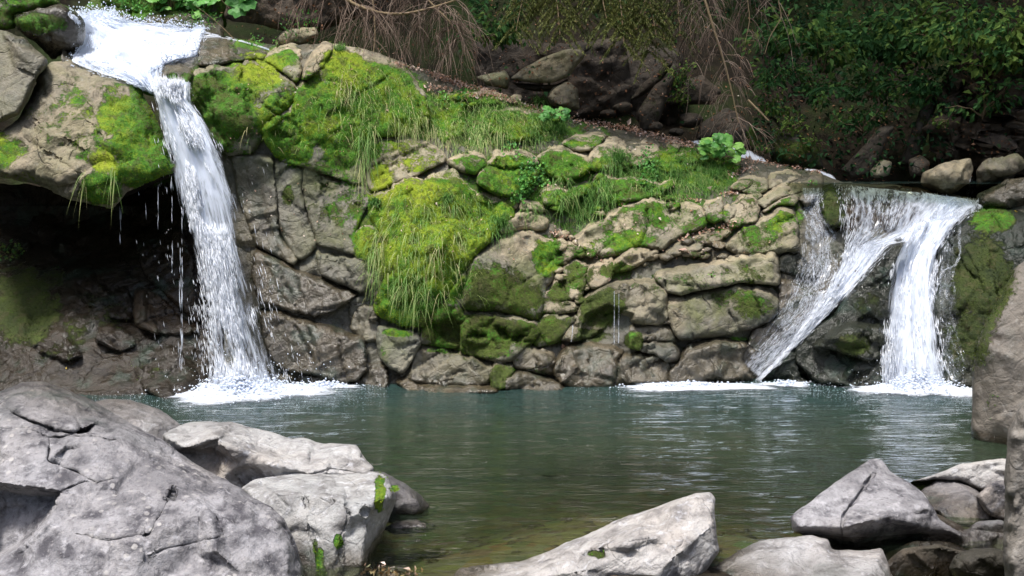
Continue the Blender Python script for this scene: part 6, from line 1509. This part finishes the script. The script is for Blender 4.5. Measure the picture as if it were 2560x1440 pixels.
def beech(x, y, h, limbs, label, n=60, lf=.2):  # out-of-view trees added to keep sun and sky off the bank
    z0 = float(ground_h(np.array([x]), np.array([y]))[0]) - .3
    root = empty('shade_beech_tree', (x, y, z0), label, 'tree', 'unseen broad leaved trees added to shade the bank')
    base = np.array([x, y, z0]); t = Batch(); l = Batch(); b = Batch()
    u = np.linspace(0, 1, 14)[:, None]
    tr = base + np.array([-1.0, -.3, h]) * u + np.array([.6, 0, 0]) * np.sin(u * 3.1)
    tube(t, tr, .32, .09, .5, 12); t.build('trunk', M['bark'], root)
    for (tx, ty, tz) in limbs:
        s = tr[rng.integers(7, 13)]; e_ = np.array([tx, ty, tz])
        u = np.linspace(0, 1, 12)[:, None]
        c = s + (e_ - s) * u + UP * 1.2 * np.sin(u * 3.14) + np.cumsum(rng.normal(0, .06, (12, 3)), 0)
        tube(l, c, .13, .03, .5, 6)
        for k in range(16):
            i = rng.integers(3, 12); c2 = curve(c[i], [rng.normal(), rng.normal(), rng.normal(.1, .4)], rng.uniform(.8, 2.2), .15, 8, .03)
            tube(l, c2, .03, .008, .5, 4)
            q = c2[rng.integers(1, 8, n)] + rng.normal(0, .28, (n, 3)) * np.array([1, 1, .5])
            leaves(b, q, rng.normal(0, 1, (n, 3)) - UP * .3, UP + rng.normal(0, .4, (n, 3)), lf * rng.uniform(.6, 1.3, n), np.clip(rng.normal(.5, .2, n), 0, 1), .65, .1)
    b.build('crown', M['leaf'], root, smooth=False, kind='stuff'); l.build('limb', M['bark'], root)
beech(10.5, 12.0, 12, [(7.5,10.5,12),(5.5,11.5,11.5),(8.5,12.5,11),(4.2,10.2,12.6),(6.5,12.8,12.5),(9,10,10.5)], 'unseen beech added on the right bank, shading from above the upper pool')
beech(10.8, 15.5, 13, [(2.2,11.2,12),(3.6,12.4,12.5),(.8,10.6,12.4),(5,11,13.2),(7,11.8,13.5),(2,12.6,13)], 'tall unseen beech added behind the furrowed rock face to shade the bank')
beech(-8.8, 17.5, 13, [(-1.2,12,12.8),(-2.6,12.8,12.4),(.4,11.6,13),(-.2,13,12),(1.4,12.2,13.6)], 'unseen beech added on the left bank, limbs shading from above the cascade')
# ================================================================== fallen leaves, pebbles
def litter(b, x, y, s, jit=.03, tint=(.65, .2)):
    p, nr = cast(x, y); ok = ~np.isnan(p[:, 0]); p, nr = p[ok], nr[ok]; n = len(p)
    leaves(b, p + nr * .012 + UP * .006, rng.normal(0, 1, (n, 3)), nr + rng.normal(0, .35, (n, 3)), s * rng.uniform(.5, 1.2, n), np.clip(rng.normal(tint[0], tint[1], n), 0, 1), .6, .15)
b = Batch()
for (x0, y0), (x1, y1), n, w in [((980,160),(1110,192),120,5),((1080,188),(1180,222),260,7),((1180,218),(1300,262),220,8),((1300,262),(1420,296),130,8),((1420,296),(1560,322),260,9),((1560,322),(1720,362),320,9),((1720,362),(1860,398),160,9),
        ((1860,398),(2060,432),180,7),((1160,245),(1230,235),60,6),((1060,215),(1150,232),80,8),((1820,440),(1880,420),70,10),((1380,575),(1420,600),40,10),((1700,600),(1840,560),110,9),((1480,640),(1520,660),16,8),((1800,490),(1850,480),40,5),((1700,500),(1760,505),36,5),((1390,455),(1400,470),20,14),((900,1425),(1040,1440),60,10)]:
    t = rng.random(n); litter(b, x0 + (x1 - x0) * t + rng.normal(0, w, n), y0 + (y1 - y0) * t + rng.normal(0, w * .5, n), .045)
n = 500; x = rng.uniform(560, 1960, n); y = rng.uniform(120, 660, n); litter(b, x, y, .03)
b.build('leaf_litter', M['litter'], smooth=False, kind='stuff')
def one_leaf(x, y, s, mat, label, tint=.5):
    b = Batch(); litter(b, np.array([x]), np.array([y]), s, tint=(tint, .01))
    return b.build('fallen_leaf', M[mat], smooth=False, label=label, cat='leaf', group='single fallen leaves')
for a in [(1775,478,.13,'litter','big pale dry leaf standing on the moss above the diagonal ridges',.95),(1722,635,.12,'litter','pink dry leaf on the wet stone by the long block',.75),(1168,476,.10,'litter','dry leaf on the mossy bulge edge',.8),(1090,515,.07,'litter','small white leaf on the mossy bulge',1),
          (1570,316,.11,'litter','pale leaf on the ridge crest under the upright slab',.9),(1430,450,.09,'litter','dry curled leaf beside the clover like plant',.8),(370,1225,.05,'yellow','',.5),(735,232,.05,'litter','white petal in the notch of the mossy slope',1),(745,228,.04,'litter','second white petal in the notch of the mossy slope',1),
          (940,1425,.11,'red','red leaf among the stones below the block',.4),(1000,1432,.09,'litter','pale leaf near the red one',.8),(2535,530,.10,'yellow','yellow leaf on the dark stones at the right edge',.5),(1405,862,.09,'litter','tan leaf lying on the wet central ledge',.5),(168,925,.05,'yellow','yellow leaf on the wet brown bank under the cave',.6),
          (1645,545,.05,'litter','small leaf on the mossy slab',.9),(1520,705,.07,'litter','leaf at the lip over the two threads of water',.85)]:
    if a[4]: one_leaf(*a)
# stones on the bed near the shore
sb = Batch()
n = 1200; X = rng.uniform(-3.5, 5.5, n); Y = rng.uniform(5.6, 9.0, n); Z = ground_h(X, Y) - .02
o8 = np.array([[1, 0, 0], [.7, .7, 0], [0, 1, 0], [-.7, .7, 0], [-1, 0, 0], [-.7, -.7, 0], [0, -1, 0], [.7, -.7, 0]]) 
for i in range(n):
    r = rng.uniform(.02, .075); k = rng.uniform(.75, 1.2, (8, 1)); a = rng.uniform(0, 6.3)
    R_ = np.array([[math.cos(a), math.sin(a), 0], [-math.sin(a) * .65, math.cos(a) * .65, 0], [0, 0, 1]])
    low = (o8 * k * r) @ R_; top = low * .6 + np.array([0, 0, r * .4])
    V = np.r_[low - [0, 0, r * .1], top, [[0, 0, r * .45]]] + [X[i], Y[i], Z[i]]
    T = []
    for q in range(8):
        w = (q + 1) % 8; T += [[q, w, 8 + w], [q, 8 + w, 8 + q], [8 + q, 8 + w, 16]]
    sb.add(V, np.array(T), np.full(17, 0.5))
V = np.concatenate(sb.v); mo = np.zeros(len(V))
o = mk('bed_stones', V, np.concatenate(sb.t), M['back'], None, {'paint': np.c_[mo, mo + .2, np.repeat(rng.uniform(.2, 1.2, n), 17), mo + .4]})
tag(o, kind='stuff')
